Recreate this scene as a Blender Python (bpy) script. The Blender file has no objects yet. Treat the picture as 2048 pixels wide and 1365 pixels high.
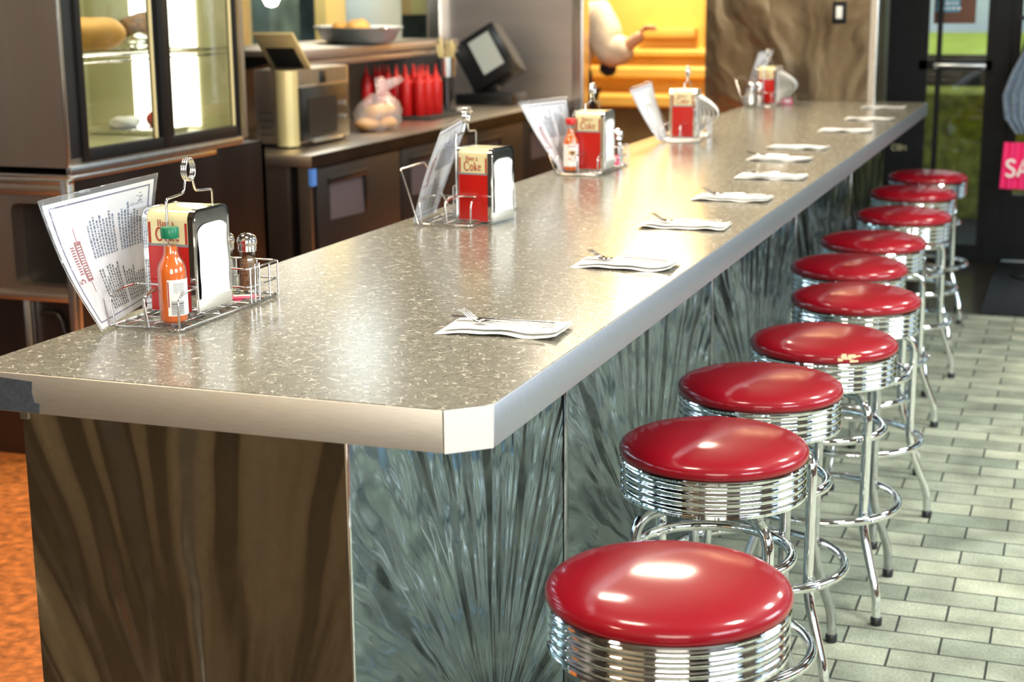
import bpy, math, random
from math import sin, cos, pi, atan2, sqrt, radians
from mathutils import Vector, Matrix
random.seed(7)
SC = bpy.context.scene
COL = SC.collection
# ------------------------------------------------------------------ camera
F_PX, YAW, PITCH, ROLL = 3111.92, 0.3497, 0.2194, -0.0084
CAM_LOC = Vector((0.8355, -2.1443, 1.6684))
fw = Vector((-sin(YAW)*cos(PITCH), cos(YAW)*cos(PITCH), -sin(PITCH)))
rt = fw.cross(Vector((0, 0, 1))).normalized(); up = rt.cross(fw)
rt, up = cos(ROLL)*rt + sin(ROLL)*up, -sin(ROLL)*rt + cos(ROLL)*up
cd = bpy.data.cameras.new('camera'); cam = bpy.data.objects.new('camera', cd); COL.objects.link(cam)
cam.matrix_world = Matrix(((rt.x, up.x, -fw.x, CAM_LOC.x), (rt.y, up.y, -fw.y, CAM_LOC.y), (rt.z, up.z, -fw.z, CAM_LOC.z), (0, 0, 0, 1)))
cd.sensor_width = 36; cd.lens = F_PX/2048*36; cd.clip_end = 200
cd.dof.use_dof = True; cd.dof.focus_distance = 3.05; cd.dof.aperture_fstop = 4.4
SC.camera = cam
# ------------------------------------------------------------------ world, exposure, large lights
w = bpy.data.worlds.new('daylight'); SC.world = w; w.use_nodes = True
w.node_tree.nodes['Background'].inputs[0].default_value = (0.72, 0.86, 1.0, 1)
w.node_tree.nodes['Background'].inputs[1].default_value = 2.0
SC.view_settings.view_transform = 'Standard'; SC.view_settings.look = 'None'
SC.view_settings.exposure = -0.3; SC.view_settings.gamma = 1; SC.view_settings.use_curve_mapping = False
SC.cycles.use_denoising = True
SC.cycles.max_bounces = 10; SC.cycles.transparent_max_bounces = 12; SC.cycles.glossy_bounces = 6
SC.cycles.transmission_bounces = 8; SC.cycles.caustics_reflective = False; SC.cycles.caustics_refractive = False
SC.cycles.sample_clamp_indirect = 6.0

def area(name, loc, target, size, power, color, sy=None, spread=180):
    l = bpy.data.lights.new(name, 'AREA'); l.shape = 'RECTANGLE'; l.size = size; l.size_y = sy or size
    l.energy = power; l.color = color; l.spread = radians(spread)
    o = bpy.data.objects.new(name, l); COL.objects.link(o); o.location = loc
    o.rotation_euler = (Vector(target)-Vector(loc)).to_track_quat('-Z', 'Y').to_euler()
    return o
# daylight entering the storefront windows (beside and behind the camera)
area('window_light', (3.95, -1.4, 1.9), (0, 0.6, 0.6), 1.9, 125, (0.84, 0.93, 1.0), 1.1)
area('window_light', (3.95, 2.6, 1.9), (0, 3.0, 0.6), 1.9, 125, (0.84, 0.93, 1.0), 1.1)
area('window_light', (1.3, -3.9, 1.75), (0.0, 1.0, 0.9), 2.8, 170, (1.0, 0.90, 0.76), 1.5)
# ceiling lamps' own light
CEIL_LAMPS = [(1.7, 0.7, 58, (.97, 1, .92)), (1.7, 2.9, 58, (.97, 1, .92)), (1.7, 5.1, 44, (.97, 1, .92)), (-0.4, 0.0, 30, (1, .92, .78)),
              (-1.1, 2.8, 38, (1, .90, .72)), (-1.1, 5.4, 60, (1, .84, .62)), (-1.7, -2.5, 60, (1, .84, .60)), (-2.0, 1.1, 44, (1, .70, .40)), (-2.0, 3.6, 12, (1, .85, .65)),  # the lamp behind the camera is added to streak the end panel
              (-2.0, 6.8, 24, (1, .82, .55)), (-2.1, 9.1, 95, (1, .86, .55))]  # last lamp is added to brighten the yellow wall
for x, y, p, c in CEIL_LAMPS:
    area('ceiling_lamp_light', (x, y, 2.90), (x, y, 0), .5, p, c)
area('kitchen_fill_light', (-4.7, 8.6, 2.5), (-4.7, 8.6, 0), 1.2, 45, (1, .95, .8))  # added area light without a fixture, brightens the kitchen
area('hatch_fill_light', (-3.25, 6.3, 2.6), (-3.25, 6.3, 0), .4, 12, (.9, 1, 1))  # added area light without a fixture, brightens the pan at the hatch
area('refrigerator_light', (-2.85, 3.1, 2.0), (-2.85, 3.1, 0), .5, 5.5, (1, .95, .72), .9)

# ------------------------------------------------------------------ materials
MATS = {}
def mat(name, col=(.5, .5, .5), rough=.5, metal=0, **k):
    if name in MATS: return MATS[name]
    m = bpy.data.materials.new(name); m.use_nodes = True; MATS[name] = m
    b = m.node_tree.nodes['Principled BSDF']
    b.inputs['Base Color'].default_value = (*col, 1); b.inputs['Roughness'].default_value = rough; b.inputs['Metallic'].default_value = metal
    if 'trans' in k: b.inputs['Transmission Weight'].default_value = k['trans']; b.inputs['IOR'].default_value = k.get('ior', 1.45)
    if 'coat' in k: b.inputs['Coat Weight'].default_value = k['coat']; b.inputs['Coat Roughness'].default_value = k.get('coatr', .05)
    if 'emit' in k: b.inputs['Emission Color'].default_value = (*k.get('ecol', col), 1); b.inputs['Emission Strength'].default_value = k['emit']
    if 'sss' in k: b.inputs['Subsurface Weight'].default_value = k['sss']
    if 'aniso' in k: b.inputs['Anisotropic'].default_value = k['aniso']
    if 'spec' in k: b.inputs['Specular IOR Level'].default_value = k['spec']
    nv = k.get('noise')
    if nv:   # (scale, colour variation, bump)
        nt = m.node_tree; tc = nt.nodes.new('ShaderNodeTexCoord'); n = nt.nodes.new('ShaderNodeTexNoise'); n.inputs['Scale'].default_value = nv[0]; n.inputs['Detail'].default_value = 5
        mp = nt.nodes.new('ShaderNodeMapping'); mp.inputs['Scale'].default_value = k.get('stretch', (1, 1, 1))
        nt.links.new(tc.outputs['Object'], mp.inputs[0]); nt.links.new(mp.outputs[0], n.inputs['Vector'])
        cr = nt.nodes.new('ShaderNodeValToRGB'); v = nv[1]
        cr.color_ramp.elements[0].position = .3; cr.color_ramp.elements[1].position = .7
        cr.color_ramp.elements[0].color = (*[c*(1-v) for c in col], 1); cr.color_ramp.elements[1].color = (*[min(1, c*(1+v)) for c in col], 1)
        nt.links.new(n.outputs['Fac'], cr.inputs[0]); nt.links.new(cr.outputs[0], b.inputs['Base Color'])
        if nv[2]:
            bp = nt.nodes.new('ShaderNodeBump'); bp.inputs['Strength'].default_value = nv[2]; bp.inputs['Distance'].default_value = k.get('bdist', .002)
            nt.links.new(n.outputs['Fac'], bp.inputs['Height']); nt.links.new(bp.outputs[0], b.inputs['Normal'])
    return m

def nodes(name):
    m = bpy.data.materials.new(name); m.use_nodes = True; MATS[name] = m
    nt = m.node_tree; return m, nt, nt.nodes['Principled BSDF']
def N(nt, t, **k):
    n = nt.nodes.new(t)
    for a, v in k.items():
        if a.startswith('i'): n.inputs[int(a[1:])].default_value = v
        else: setattr(n, a, v)
    return n
def M(nt, op, a, b=None, c=None):
    n = nt.nodes.new('ShaderNodeMath'); n.operation = op
    for i, v in enumerate((a, b, c)):
        if v is None: continue
        if hasattr(v, 'node'): nt.links.new(v, n.inputs[i])
        else: n.inputs[i].default_value = v
    return n.outputs[0]
def MIX(nt, fac, a, b):
    n = nt.nodes.new('ShaderNodeMix'); n.data_type = 'RGBA'
    for s, v in ((n.inputs[0], fac), (n.inputs[6], a), (n.inputs[7], b)):
        if hasattr(v, 'node'): nt.links.new(v, s)
        elif isinstance(v, tuple): s.default_value = (*v, 1)
        else: s.default_value = v
    return n.outputs[2]

def laminate():
    """pale grey-tan laminate printed with little looping boomerang outlines"""
    m, nt, b = nodes('boomerang_laminate'); L = nt.links
    tc = N(nt, 'ShaderNodeTexCoord')
    def loops(scale, off, wdt):
        mp = N(nt, 'ShaderNodeMapping'); mp.inputs['Location'].default_value = off; L.new(tc.outputs['Object'], mp.inputs[0])
        n = N(nt, 'ShaderNodeTexNoise'); n.inputs['Scale'].default_value = scale; n.inputs['Detail'].default_value = 0; n.inputs['Distortion'].default_value = .45
        L.new(mp.outputs[0], n.inputs['Vector'])
        g = N(nt, 'ShaderNodeTexNoise'); g.inputs['Scale'].default_value = scale*.62; g.inputs['Detail'].default_value = 0; L.new(mp.outputs[0], g.inputs['Vector'])
        d = M(nt, 'ABSOLUTE', M(nt, 'SUBTRACT', n.outputs['Fac'], .5))
        line = M(nt, 'SMOOTH_MIN', 1.0, M(nt, 'MAXIMUM', M(nt, 'SUBTRACT', 1.0, M(nt, 'DIVIDE', d, wdt)), 0.0), .1)
        return M(nt, 'MULTIPLY', line, M(nt, 'GREATER_THAN', g.outputs['Fac'], .47))
    w_ = loops(62, (3, 1, 0), .030); d1 = loops(74, (11, 5, 2), .034); d2 = loops(90, (7, 9, 4), .036)
    fine = N(nt, 'ShaderNodeTexNoise'); fine.inputs['Scale'].default_value = 260; L.new(tc.outputs['Object'], fine.inputs['Vector'])
    base = MIX(nt, fine.outputs['Fac'], (.15, .143, .112), (.30, .285, .225))
    c = MIX(nt, M(nt, 'MULTIPLY', d1, .85), base, (.05, .048, .04))
    c = MIX(nt, M(nt, 'MULTIPLY', d2, .7), c, (.08, .075, .06))
    c = MIX(nt, w_, c, (.82, .79, .68))
    L.new(c, b.inputs['Base Color']); b.inputs['Roughness'].default_value = .19; b.inputs['Specular IOR Level'].default_value = .8
    return m
def sunburst(name, axis, cu, cz, k=34, amp=.020, tint=(.62, .63, .62), rough=.2, wobble=1.1, radial=1.6):
    """stainless sheet polished in a fan of swirls that rise from one point near its foot"""
    m, nt, b = nodes(name); L = nt.links
    tc = N(nt, 'ShaderNodeTexCoord'); sp = N(nt, 'ShaderNodeSeparateXYZ'); L.new(tc.outputs['Object'], sp.inputs[0])
    u = M(nt, 'SUBTRACT', sp.outputs[axis], cu); z = M(nt, 'SUBTRACT', sp.outputs[2], cz)
    ang = M(nt, 'ARCTAN2', u, z)
    r = M(nt, 'SQRT', M(nt, 'ADD', M(nt, 'MULTIPLY', u, u), M(nt, 'MULTIPLY', z, z)))
    wob = N(nt, 'ShaderNodeTexNoise'); wob.inputs['Scale'].default_value = 2.5; L.new(tc.outputs['Object'], wob.inputs['Vector'])
    a2 = M(nt, 'ADD', M(nt, 'MULTIPLY', ang, k/6.283), M(nt, 'MULTIPLY', wob.outputs['Fac'], wobble))
    n1 = N(nt, 'ShaderNodeTexNoise'); n1.noise_dimensions = '2D'; n1.inputs['Scale'].default_value = 1.0; n1.inputs['Detail'].default_value = 2.5
    cb = N(nt, 'ShaderNodeCombineXYZ'); L.new(a2, cb.inputs[0]); L.new(M(nt, 'MULTIPLY', r, radial), cb.inputs[1]); L.new(cb.outputs[0], n1.inputs['Vector'])
    h = M(nt, 'MULTIPLY', M(nt, 'MULTIPLY', n1.outputs['Fac'], r), amp)
    wv = N(nt, 'ShaderNodeTexNoise'); wv.inputs['Scale'].default_value = 5; wv.inputs['Detail'].default_value = 1; L.new(tc.outputs['Object'], wv.inputs['Vector'])
    h = M(nt, 'ADD', h, M(nt, 'MULTIPLY', wv.outputs['Fac'], .0025))
    bp = N(nt, 'ShaderNodeBump'); bp.inputs['Strength'].default_value = 1; bp.inputs['Distance'].default_value = 1.0
    L.new(h, bp.inputs['Height']); L.new(bp.outputs[0], b.inputs['Normal'])
    fn = N(nt, 'ShaderNodeTexNoise'); fn.inputs['Scale'].default_value = 60; L.new(tc.outputs['Object'], fn.inputs['Vector'])
    L.new(M(nt, 'ADD', M(nt, 'MULTIPLY', fn.outputs['Fac'], .1), rough-.05), b.inputs['Roughness'])
    b.inputs['Base Color'].default_value = (*tint, 1); b.inputs['Metallic'].default_value = 1
    return m
def pavers():
    m, nt, b = nodes('grey_pavers'); L = nt.links
    tc = N(nt, 'ShaderNodeTexCoord'); mp = N(nt, 'ShaderNodeMapping'); mp.inputs['Location'].default_value = (-.097, -.007, 0)
    L.new(tc.outputs['Object'], mp.inputs[0])
    br = N(nt, 'ShaderNodeTexBrick'); br.inputs['Scale'].default_value = 1; br.inputs['Brick Width'].default_value = .242; br.inputs['Row Height'].default_value = .115
    br.inputs['Mortar Size'].default_value = .0035; br.inputs['Mortar Smooth'].default_value = .3; br.inputs['Bias'].default_value = 0
    br.inputs['Color1'].default_value = (.33, .37, .31, 1); br.inputs['Color2'].default_value = (.56, .58, .47, 1); br.inputs['Mortar'].default_value = (.035, .04, .035, 1)
    L.new(mp.outputs[0], br.inputs['Vector'])
    n = N(nt, 'ShaderNodeTexNoise'); n.inputs['Scale'].default_value = 130; n.inputs['Detail'].default_value = 6; L.new(tc.outputs['Object'], n.inputs['Vector'])
    n2 = N(nt, 'ShaderNodeTexNoise'); n2.inputs['Scale'].default_value = 5; n2.inputs['Detail'].default_value = 4; L.new(tc.outputs['Object'], n2.inputs['Vector'])
    cr = N(nt, 'ShaderNodeValToRGB'); cr.color_ramp.elements[0].position = .35; cr.color_ramp.elements[0].color = (.62, .62, .58, 1); cr.color_ramp.elements[1].position = .65; cr.color_ramp.elements[1].color = (1.12, 1.12, 1.06, 1)
    L.new(n2.outputs['Fac'], cr.inputs[0])
    cr2 = N(nt, 'ShaderNodeValToRGB'); cr2.color_ramp.elements[0].position = .3; cr2.color_ramp.elements[0].color = (.72, .72, .72, 1); cr2.color_ramp.elements[1].position = .7; cr2.color_ramp.elements[1].color = (1.2, 1.2, 1.15, 1)
    L.new(n.outputs['Fac'], cr2.inputs[0])
    mu = N(nt, 'ShaderNodeVectorMath', operation='MULTIPLY'); L.new(cr.outputs[0], mu.inputs[0]); L.new(cr2.outputs[0], mu.inputs[1])
    mu2 = N(nt, 'ShaderNodeVectorMath', operation='MULTIPLY'); L.new(br.outputs['Color'], mu2.inputs[0]); L.new(mu.outputs[0], mu2.inputs[1])
    L.new(mu2.outputs[0], b.inputs['Base Color']); b.inputs['Roughness'].default_value = .62
    hh = M(nt, 'ADD', M(nt, 'MULTIPLY', n.outputs['Fac'], .25), M(nt, 'SUBTRACT', 1, br.outputs['Fac']))
    bp = N(nt, 'ShaderNodeBump'); bp.inputs['Strength'].default_value = .7; bp.inputs['Distance'].default_value = .004
    L.new(hh, bp.inputs['Height']); L.new(bp.outputs[0], b.inputs['Normal'])
    return m
def facing(nt, f0, p=5):
    l = N(nt, 'ShaderNodeLayerWeight'); l.inputs[0].default_value = .5
    return M(nt, 'ADD', M(nt, 'MULTIPLY', M(nt, 'POWER', l.outputs['Facing'], p), 1-f0), f0)
def pane():
    m = bpy.data.materials.new('window_glass'); m.use_nodes = True; MATS['window_glass'] = m
    nt = m.node_tree; nt.nodes.remove(nt.nodes['Principled BSDF']); out = nt.nodes['Material Output']
    t = N(nt, 'ShaderNodeBsdfTransparent'); t.inputs[0].default_value = (.93, .96, .95, 1); g = N(nt, 'ShaderNodeBsdfGlossy'); g.inputs['Roughness'].default_value = .02
    f = facing(nt, .05); mx = N(nt, 'ShaderNodeMixShader')
    nt.links.new(f, mx.inputs[0]); nt.links.new(t.outputs[0], mx.inputs[1]); nt.links.new(g.outputs[0], mx.inputs[2]); nt.links.new(mx.outputs[0], out.inputs[0])
    return m
def film(name, tint, fac, rough=.08):
    """thin clear plastic film: mostly see-through, glossy, a little milky"""
    m = bpy.data.materials.new(name); m.use_nodes = True; MATS[name] = m
    nt = m.node_tree; b = nt.nodes['Principled BSDF']; out = nt.nodes['Material Output']
    b.inputs['Base Color'].default_value = (*tint, 1); b.inputs['Roughness'].default_value = rough; b.inputs['Specular IOR Level'].default_value = 1
    t = N(nt, 'ShaderNodeBsdfTransparent'); mx = N(nt, 'ShaderNodeMixShader'); mx.inputs[0].default_value = fac
    g = N(nt, 'ShaderNodeTexNoise'); g.inputs['Scale'].default_value = 14; g.inputs['Detail'].default_value = 2; g.inputs['Distortion'].default_value = 1.5
    tc = N(nt, 'ShaderNodeTexCoord'); nt.links.new(tc.outputs['Object'], g.inputs['Vector'])
    bp = N(nt, 'ShaderNodeBump'); bp.inputs['Strength'].default_value = .8; bp.inputs['Distance'].default_value = .012
    nt.links.new(g.outputs['Fac'], bp.inputs['Height']); nt.links.new(bp.outputs[0], b.inputs['Normal'])
    nt.links.new(t.outputs[0], mx.inputs[1]); nt.links.new(b.outputs[0], mx.inputs[2]); nt.links.new(mx.outputs[0], out.inputs[0])
    return m
def thin_glass(name, tint, ior):
    m = bpy.data.materials.new(name); m.use_nodes = True; MATS[name] = m
    nt = m.node_tree; nt.nodes.remove(nt.nodes['Principled BSDF']); out = nt.nodes['Material Output']
    t = N(nt, 'ShaderNodeBsdfTransparent'); t.inputs[0].default_value = (*tint, 1); g = N(nt, 'ShaderNodeBsdfGlossy'); g.inputs['Roughness'].default_value = .03
    f = facing(nt, .14 if ior > 1.5 else .07, 3); mx = N(nt, 'ShaderNodeMixShader')
    nt.links.new(f, mx.inputs[0]); nt.links.new(t.outputs[0], mx.inputs[1]); nt.links.new(g.outputs[0], mx.inputs[2]); nt.links.new(mx.outputs[0], out.inputs[0])
laminate(); pavers(); pane(); film('sleeve_film', (.8, .86, .9), .2, .05); film('bag_film', (.9, .85, .85), .30, .15)
CHROME = mat('chrome', (.86, .87, .87), .05, 1)
mat('chrome_worn', (.55, .56, .57), .16, 1, noise=(40, .15, 0))
mat('wire_chrome', (.72, .72, .72), .12, 1)
mat('brushed_edge', (.86, .82, .75), .5, 1, noise=(25, .05, .08), stretch=(1, 1, 14), bdist=.0004); mat('edge_cool_reflect', (.46, .49, .54), .45, 1, noise=(25, .06, .08), stretch=(1, 14, 1), bdist=.0004); mat('corner_steel', (.97, .93, .85), .55, 1)
mat('pale_steel', (.80, .74, .70), .4, 1, noise=(4, .12, .2), stretch=(.15, .15, 1), bdist=.003); mat('brushed_steel', (.55, .48, .40), .36, 1, noise=(6, .1, .2), stretch=(1, 1, .12), bdist=.002)
mat('dark_steel', (.105, .10, .105), .34, 1, noise=(5, .18, .3), stretch=(1, 1, .15), bdist=.003)
mat('bright_steel', (.8, .78, .74), .25, 1)
mat('red_vinyl', (.30, .003, .012), .42, 0, coat=.7, coatr=.11, spec=.18, noise=(9, .06, .25), bdist=.004)
mat('red_plastic', (.62, .012, .012), .35); mat('red_paint', (.48, .012, .008), .22, coat=.4); mat('cream_paint', (.72, .66, .38), .3, coat=.3)
mat('grey_line', (.22, .24, .27), .4); mat('red_ink', (.38, .02, .015), .5); mat('dark_red_ink', (.30, .02, .03), .5); mat('blue_ink', (.05, .09, .2), .5); mat('navy_ink', (.07, .05, .16), .5)
mat('black_ink', (.02, .02, .02), .5); mat('paper_white', (.86, .85, .82), .65, noise=(18, .03, .25), bdist=.003); mat('napkin_white', (.93, .92, .89), .8, noise=(60, .02, .3), bdist=.001)
mat('menu_paper', (.80, .79, .82), .5); mat('menu_tan', (.72, .55, .33), .5); mat('menu_back', (.5, .5, .4), .5)
thin_glass('shaker_glass', (.88, .90, .88), 1.7); thin_glass('bottle_glass', (.97, .95, .92), 1.45)
mat('hot_sauce', (.80, .15, .008), .35, 0, coat=.9, coatr=.04, noise=(60, .12, 0)); mat('pepper', (.30, .18, .10), .9, noise=(420, .9, .5)); mat('salt', (.9, .9, .88), .8)
mat('green_cap', (.0, .17, .08), .35, noise=(300, .05, .3), bdist=.001); mat('red_cap', (.6, .01, .01), .35); mat('pink_paper', (.85, .13, .25), .5); mat('white_plastic', (.85, .85, .82), .4)
mat('black_plastic', (.012, .012, .013), .3); mat('black_rubber', (.014, .018, .02), .6, noise=(30, .4, .3)); mat('black_frame', (.008, .009, .010), .5, spec=.2)
mat('dark_tape', (.055, .065, .085), .5, noise=(120, .2, .3)); mat('blue_tape', (.08, .25, .75), .5)
mat('bread', (.62, .30, .08), .7, noise=(20, .3, .3)); mat('bun', (.85, .42, .10), .6, noise=(12, .25, .2)); mat('brown_bread', (.22, .11, .04), .8, noise=(40, .6, .4))
mat('dark_tile', (.045, .032, .022), .18, noise=(6, .4, 0)); mat('quarry_tile', (.55, .17, .035), .55, noise=(28, .5, .4)); mat('wall_paint', (.13, .11, .09), .6, noise=(3, .1, 0)); mat('wall_dark', (.10, .09, .085), .6, noise=(3, .15, 0)); mat('ceiling_paint', (.22, .2, .17), .7, noise=(2, .05, 0))
mat('yellow_paint', (.92, .57, .13), .35, coat=.3, noise=(4, .06, 0)); mat('olive_brown', (.16, .12, .05), .6, noise=(5, .2, 0))
mat('cavity_black', (.006, .006, .007), .5); mat('fridge_inner', (.50, .47, .26), .4); mat('lit_panel', (1, .97, .88), .5, emit=4.5, ecol=(1, .95, .82))
mat('lamp_lens', (1, .96, .88), .4, emit=9, ecol=(1, .95, .86)); mat('screen_grey', (.42, .44, .40), .3, emit=.25)
mat('grass', (.42, .48, .03), .9, noise=(3, .3, 0)); mat('hedge', (.34, .34, .025), .9, noise=(14, .5, .4)); mat('asphalt', (.08, .08, .085), .9, noise=(10, .2, .2)); mat('pale_wall', (.7, .72, .75), .8, noise=(1.5, .08, 0))
mat('skin', (.75, .42, .28), .5, sss=.1); mat('cream_cloth', (.80, .68, .56), .85, noise=(14, .12, .4), bdist=.01); mat('navy_cloth', (.03, .028, .05), .9, noise=(30, .3, .3)); mat('grey_cloth', (.16, .21, .28), .8, noise=(30, .3, .4)); mat('hair', (.05, .03, .02), .7)
mat('pink_fabric', (.85, .02, .16), .5); mat('poster_blue', (.06, .32, .5), .5); mat('poster_brown', (.14, .05, .025), .5); mat('kitchen_teal', (.10, .16, .16), .5, noise=(6, .4, 0)); mat('kitchen_yellow', (.85, .70, .28), .5); mat('pale_blue', (.6, .74, .8), .5)
mat('tan_reflect_wall', (.62, .50, .34), .6); mat('led_green', (.5, .9, .0), .4, emit=14, ecol=(.6, .9, .0)); mat('pan_white', (.85, .9, .88), .3, 0); mat('black_panel', (.018, .017, .019), .42, 0, noise=(200, .2, .2)); mat('handle_grey', (.09, .09, .12), .5); mat('cream_steel', (.78, .66, .32), .35, .3); mat('pinkish_steel', (.55, .46, .42), .35, .8)
mat('cushion_foam', (.75, .6, .35), .9, noise=(300, .3, .6)); mat('booth_red', (.42, .02, .03), .35); mat('tan_wood', (.42, .24, .10), .4, noise=(4, .3, 0), stretch=(1, 8, 1))
mat('steel_side', (.62, .66, .68), .3, 1, noise=(20, .08, .1)); mat('gap_black', (.01, .01, .01), .6); mat('foil', (.8, .8, .78), .22, 1, noise=(30, .1, 1.0), bdist=.01)

# ------------------------------------------------------------------ mesh gathering
class G:
    def __init__(s): s.v = []; s.f = []; s.m = []
    def add(s, vs, fs, m=0):
        o = len(s.v); s.v += [tuple(p) for p in vs]; s.f += [tuple(i+o for i in f) for f in fs]; s.m += [m]*len(fs); return s
    def box(s, x0, x1, y0, y1, z0, z1, m=0, b=0, seg=2):
        if b <= 0:
            vs = [(x, y, z) for z in (z0, z1) for y in (y0, y1) for x in (x0, x1)]
            return s.add(vs, [(0, 2, 3, 1), (4, 5, 7, 6), (0, 1, 5, 4), (2, 6, 7, 3), (0, 4, 6, 2), (1, 3, 7, 5)], m)
        import bmesh
        bm = bmesh.new(); bmesh.ops.create_cube(bm, size=1)
        for v in bm.verts: v.co = Vector(((x0+x1)/2+v.co.x*(x1-x0), (y0+y1)/2+v.co.y*(y1-y0), (z0+z1)/2+v.co.z*(z1-z0)))
        bmesh.ops.bevel(bm, geom=bm.edges[:], offset=b, segments=seg, affect='EDGES', profile=.5)
        bm.verts.index_update(); s.add([v.co[:] for v in bm.verts], [[v.index for v in f.verts] for f in bm.faces], m); bm.free(); return s
    def tube(s, pts, r, m=0, n=10, closed=False, cap=True, rfun=None):
        P = [Vector(p) for p in pts]; k = len(P); rings = []; nrm = None
        for i, p in enumerate(P):
            if closed: t = (P[(i+1) % k]-P[i-1])
            else: t = P[min(i+1, k-1)]-P[max(i-1, 0)]
            t.normalize()
            if nrm is None: nrm = t.orthogonal().normalized()
            nrm = (nrm - t*nrm.dot(t)).normalized(); bn = t.cross(nrm)
            rr = rfun(i/(k-1)) if rfun else r
            rings.append([p+(nrm*cos(2*pi*j/n)+bn*sin(2*pi*j/n))*rr for j in range(n)])
        vs = [v for rg in rings for v in rg]; fs = []
        for i in range(k if closed else k-1):
            a = i*n; b = ((i+1) % k)*n
            for j in range(n): fs.append((a+j, a+(j+1) % n, b+(j+1) % n, b+j))
        if cap and not closed: fs += [tuple(range(n))[::-1], tuple((k-1)*n+j for j in range(n))]
        return s.add(vs, fs, m)
    def lathe(s, prof, c=(0, 0, 0), n=32, m=0, close=True, sx=1, sy=1, rot=0):
        vs = []; fs = []
        for r, z in prof:
            for j in range(n): vs.append((c[0]+r*sx*cos(2*pi*j/n+rot), c[1]+r*sy*sin(2*pi*j/n+rot), c[2]+z))
        for i in range(len(prof)-1):
            for j in range(n): fs.append((i*n+j, i*n+(j+1) % n, (i+1)*n+(j+1) % n, (i+1)*n+j))
        if close: fs += [tuple(range(n))[::-1], tuple((len(prof)-1)*n+j for j in range(n))]
        return s.add(vs, fs, m)
    def prism(s, poly, ax, a, b, m=0):
        """poly = 2D outline; ax = extrusion axis; a..b extents"""
        def P(u, v, t): return {0: (t, u, v), 1: (u, t, v), 2: (u, v, t)}[ax]
        n = len(poly); vs = [P(u, v, a) for u, v in poly]+[P(u, v, b) for u, v in poly]
        fs = [tuple(range(n)), tuple(range(2*n-1, n-1, -1))]+[(i, i+n, (i+1) % n+n, (i+1) % n) for i in range(n)]
        return s.add(vs, fs, m)
    def grid(s, fn, nu, nv, m=0, thick=0):
        """sheet from fn(u,v); with thick it becomes a closed shell"""
        pts = [[Vector(fn(i/nu, j/nv)) for i in range(nu+1)] for j in range(nv+1)]
        W = nu+1
        vs = [p for row in pts for p in row]; fs = [(j*W+i, j*W+i+1, (j+1)*W+i+1, (j+1)*W+i) for j in range(nv) for i in range(nu)]
        if not thick: return s.add(vs, fs, m)
        nr = []
        for j in range(nv+1):
            for i in range(nu+1):
                a = pts[j][min(i+1, nu)]-pts[j][max(i-1, 0)]; b = pts[min(j+1, nv)][i]-pts[max(j-1, 0)][i]
                nr.append(a.cross(b).normalized())
        K = len(vs); v2 = [p-nr[i]*thick for i, p in enumerate(vs)]
        f2 = [tuple(K+i for i in f[::-1]) for f in fs]; edge = []
        B = [i for i in range(W)]+[j*W+nu for j in range(1, nv+1)]+[nv*W+i for i in range(nu-1, -1, -1)]+[j*W for j in range(nv-1, 0, -1)]
        for q in range(len(B)): a, b = B[q], B[(q+1) % len(B)]; edge.append((b, a, a+K, b+K))
        return s.add(vs+v2, fs+f2+edge, m)
    def ball(s, c, r, m=0, n=14, sc=(1, 1, 1)):
        k = n//2
        return s.lathe([(max(r*sin(pi*i/k), 1e-4)*1, -r*cos(pi*i/k)*sc[2]) for i in range(k+1)], c, n, m, True, sc[0], sc[1])
    def xf(s, mtx):
        s.v = [tuple(mtx @ Vector(p)) for p in s.v]; return s

def fillet(pts, rad, n=5, closed=False):
    P = [Vector(p) for p in pts]; out = []; k = len(P)
    for i, p in enumerate(P):
        if not closed and i in (0, k-1): out.append(p); continue
        a = P[i-1]-p; b = P[(i+1) % k]-p; la, lb = a.length, b.length; r = min(rad, la*.45, lb*.45)
        p0 = p+a/la*r; p1 = p+b/lb*r
        for j in range(n+1):
            t = j/n; out.append((1-t)**2*p0+2*t*(1-t)*p+t*t*p1)
    return out

def obj(name, g, mats, parent=None, sharp=40, loc=None):
    me = bpy.data.meshes.new(name); me.from_pydata(g.v, [], g.f); me.update()
    for mm in ([mats] if isinstance(mats, str) else mats): me.materials.append(MATS[mm])
    me.polygons.foreach_set('material_index', g.m)
    import bmesh
    bm = bmesh.new(); bm.from_mesh(me); bmesh.ops.recalc_face_normals(bm, faces=bm.faces[:]); bm.to_mesh(me); bm.free()
    if sharp:
        me.polygons.foreach_set('use_smooth', [True]*len(me.polygons)); me.set_sharp_from_angle(angle=radians(sharp))
    o = bpy.data.objects.new(name, me); COL.objects.link(o)
    if parent: o.parent = parent
    if loc: o.location = loc
    return o
def tag(o, label=None, cat=None, group=None, kind=None):
    if label: o['label'] = label
    if cat: o['category'] = cat
    if group: o['group'] = group
    if kind: o['kind'] = kind
    return o
def thing(name, label, cat, loc=(0, 0, 0), rz=0, group=None):
    o = bpy.data.objects.new(name, None); COL.objects.link(o); o.location = loc; o.rotation_euler = (0, 0, rz); o.empty_display_size = .1
    return tag(o, label, cat, group)
def dup(root, loc, rz, label, group=None, skip=()):
    def cp(o, par):
        c = o.copy(); COL.objects.link(c)
        if par: c.parent = par
        for ch in o.children:
            if ch.name.split('.')[0] in skip: continue
            cp(ch, c)
        return c
    r = cp(root, None); r.location = loc; r.rotation_euler = (0, 0, rz); r['label'] = label
    if group: r['group'] = group
    return r
def struct(name, g, m, sharp=0): return tag(obj(name, g, m, None, sharp), kind='structure')

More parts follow.
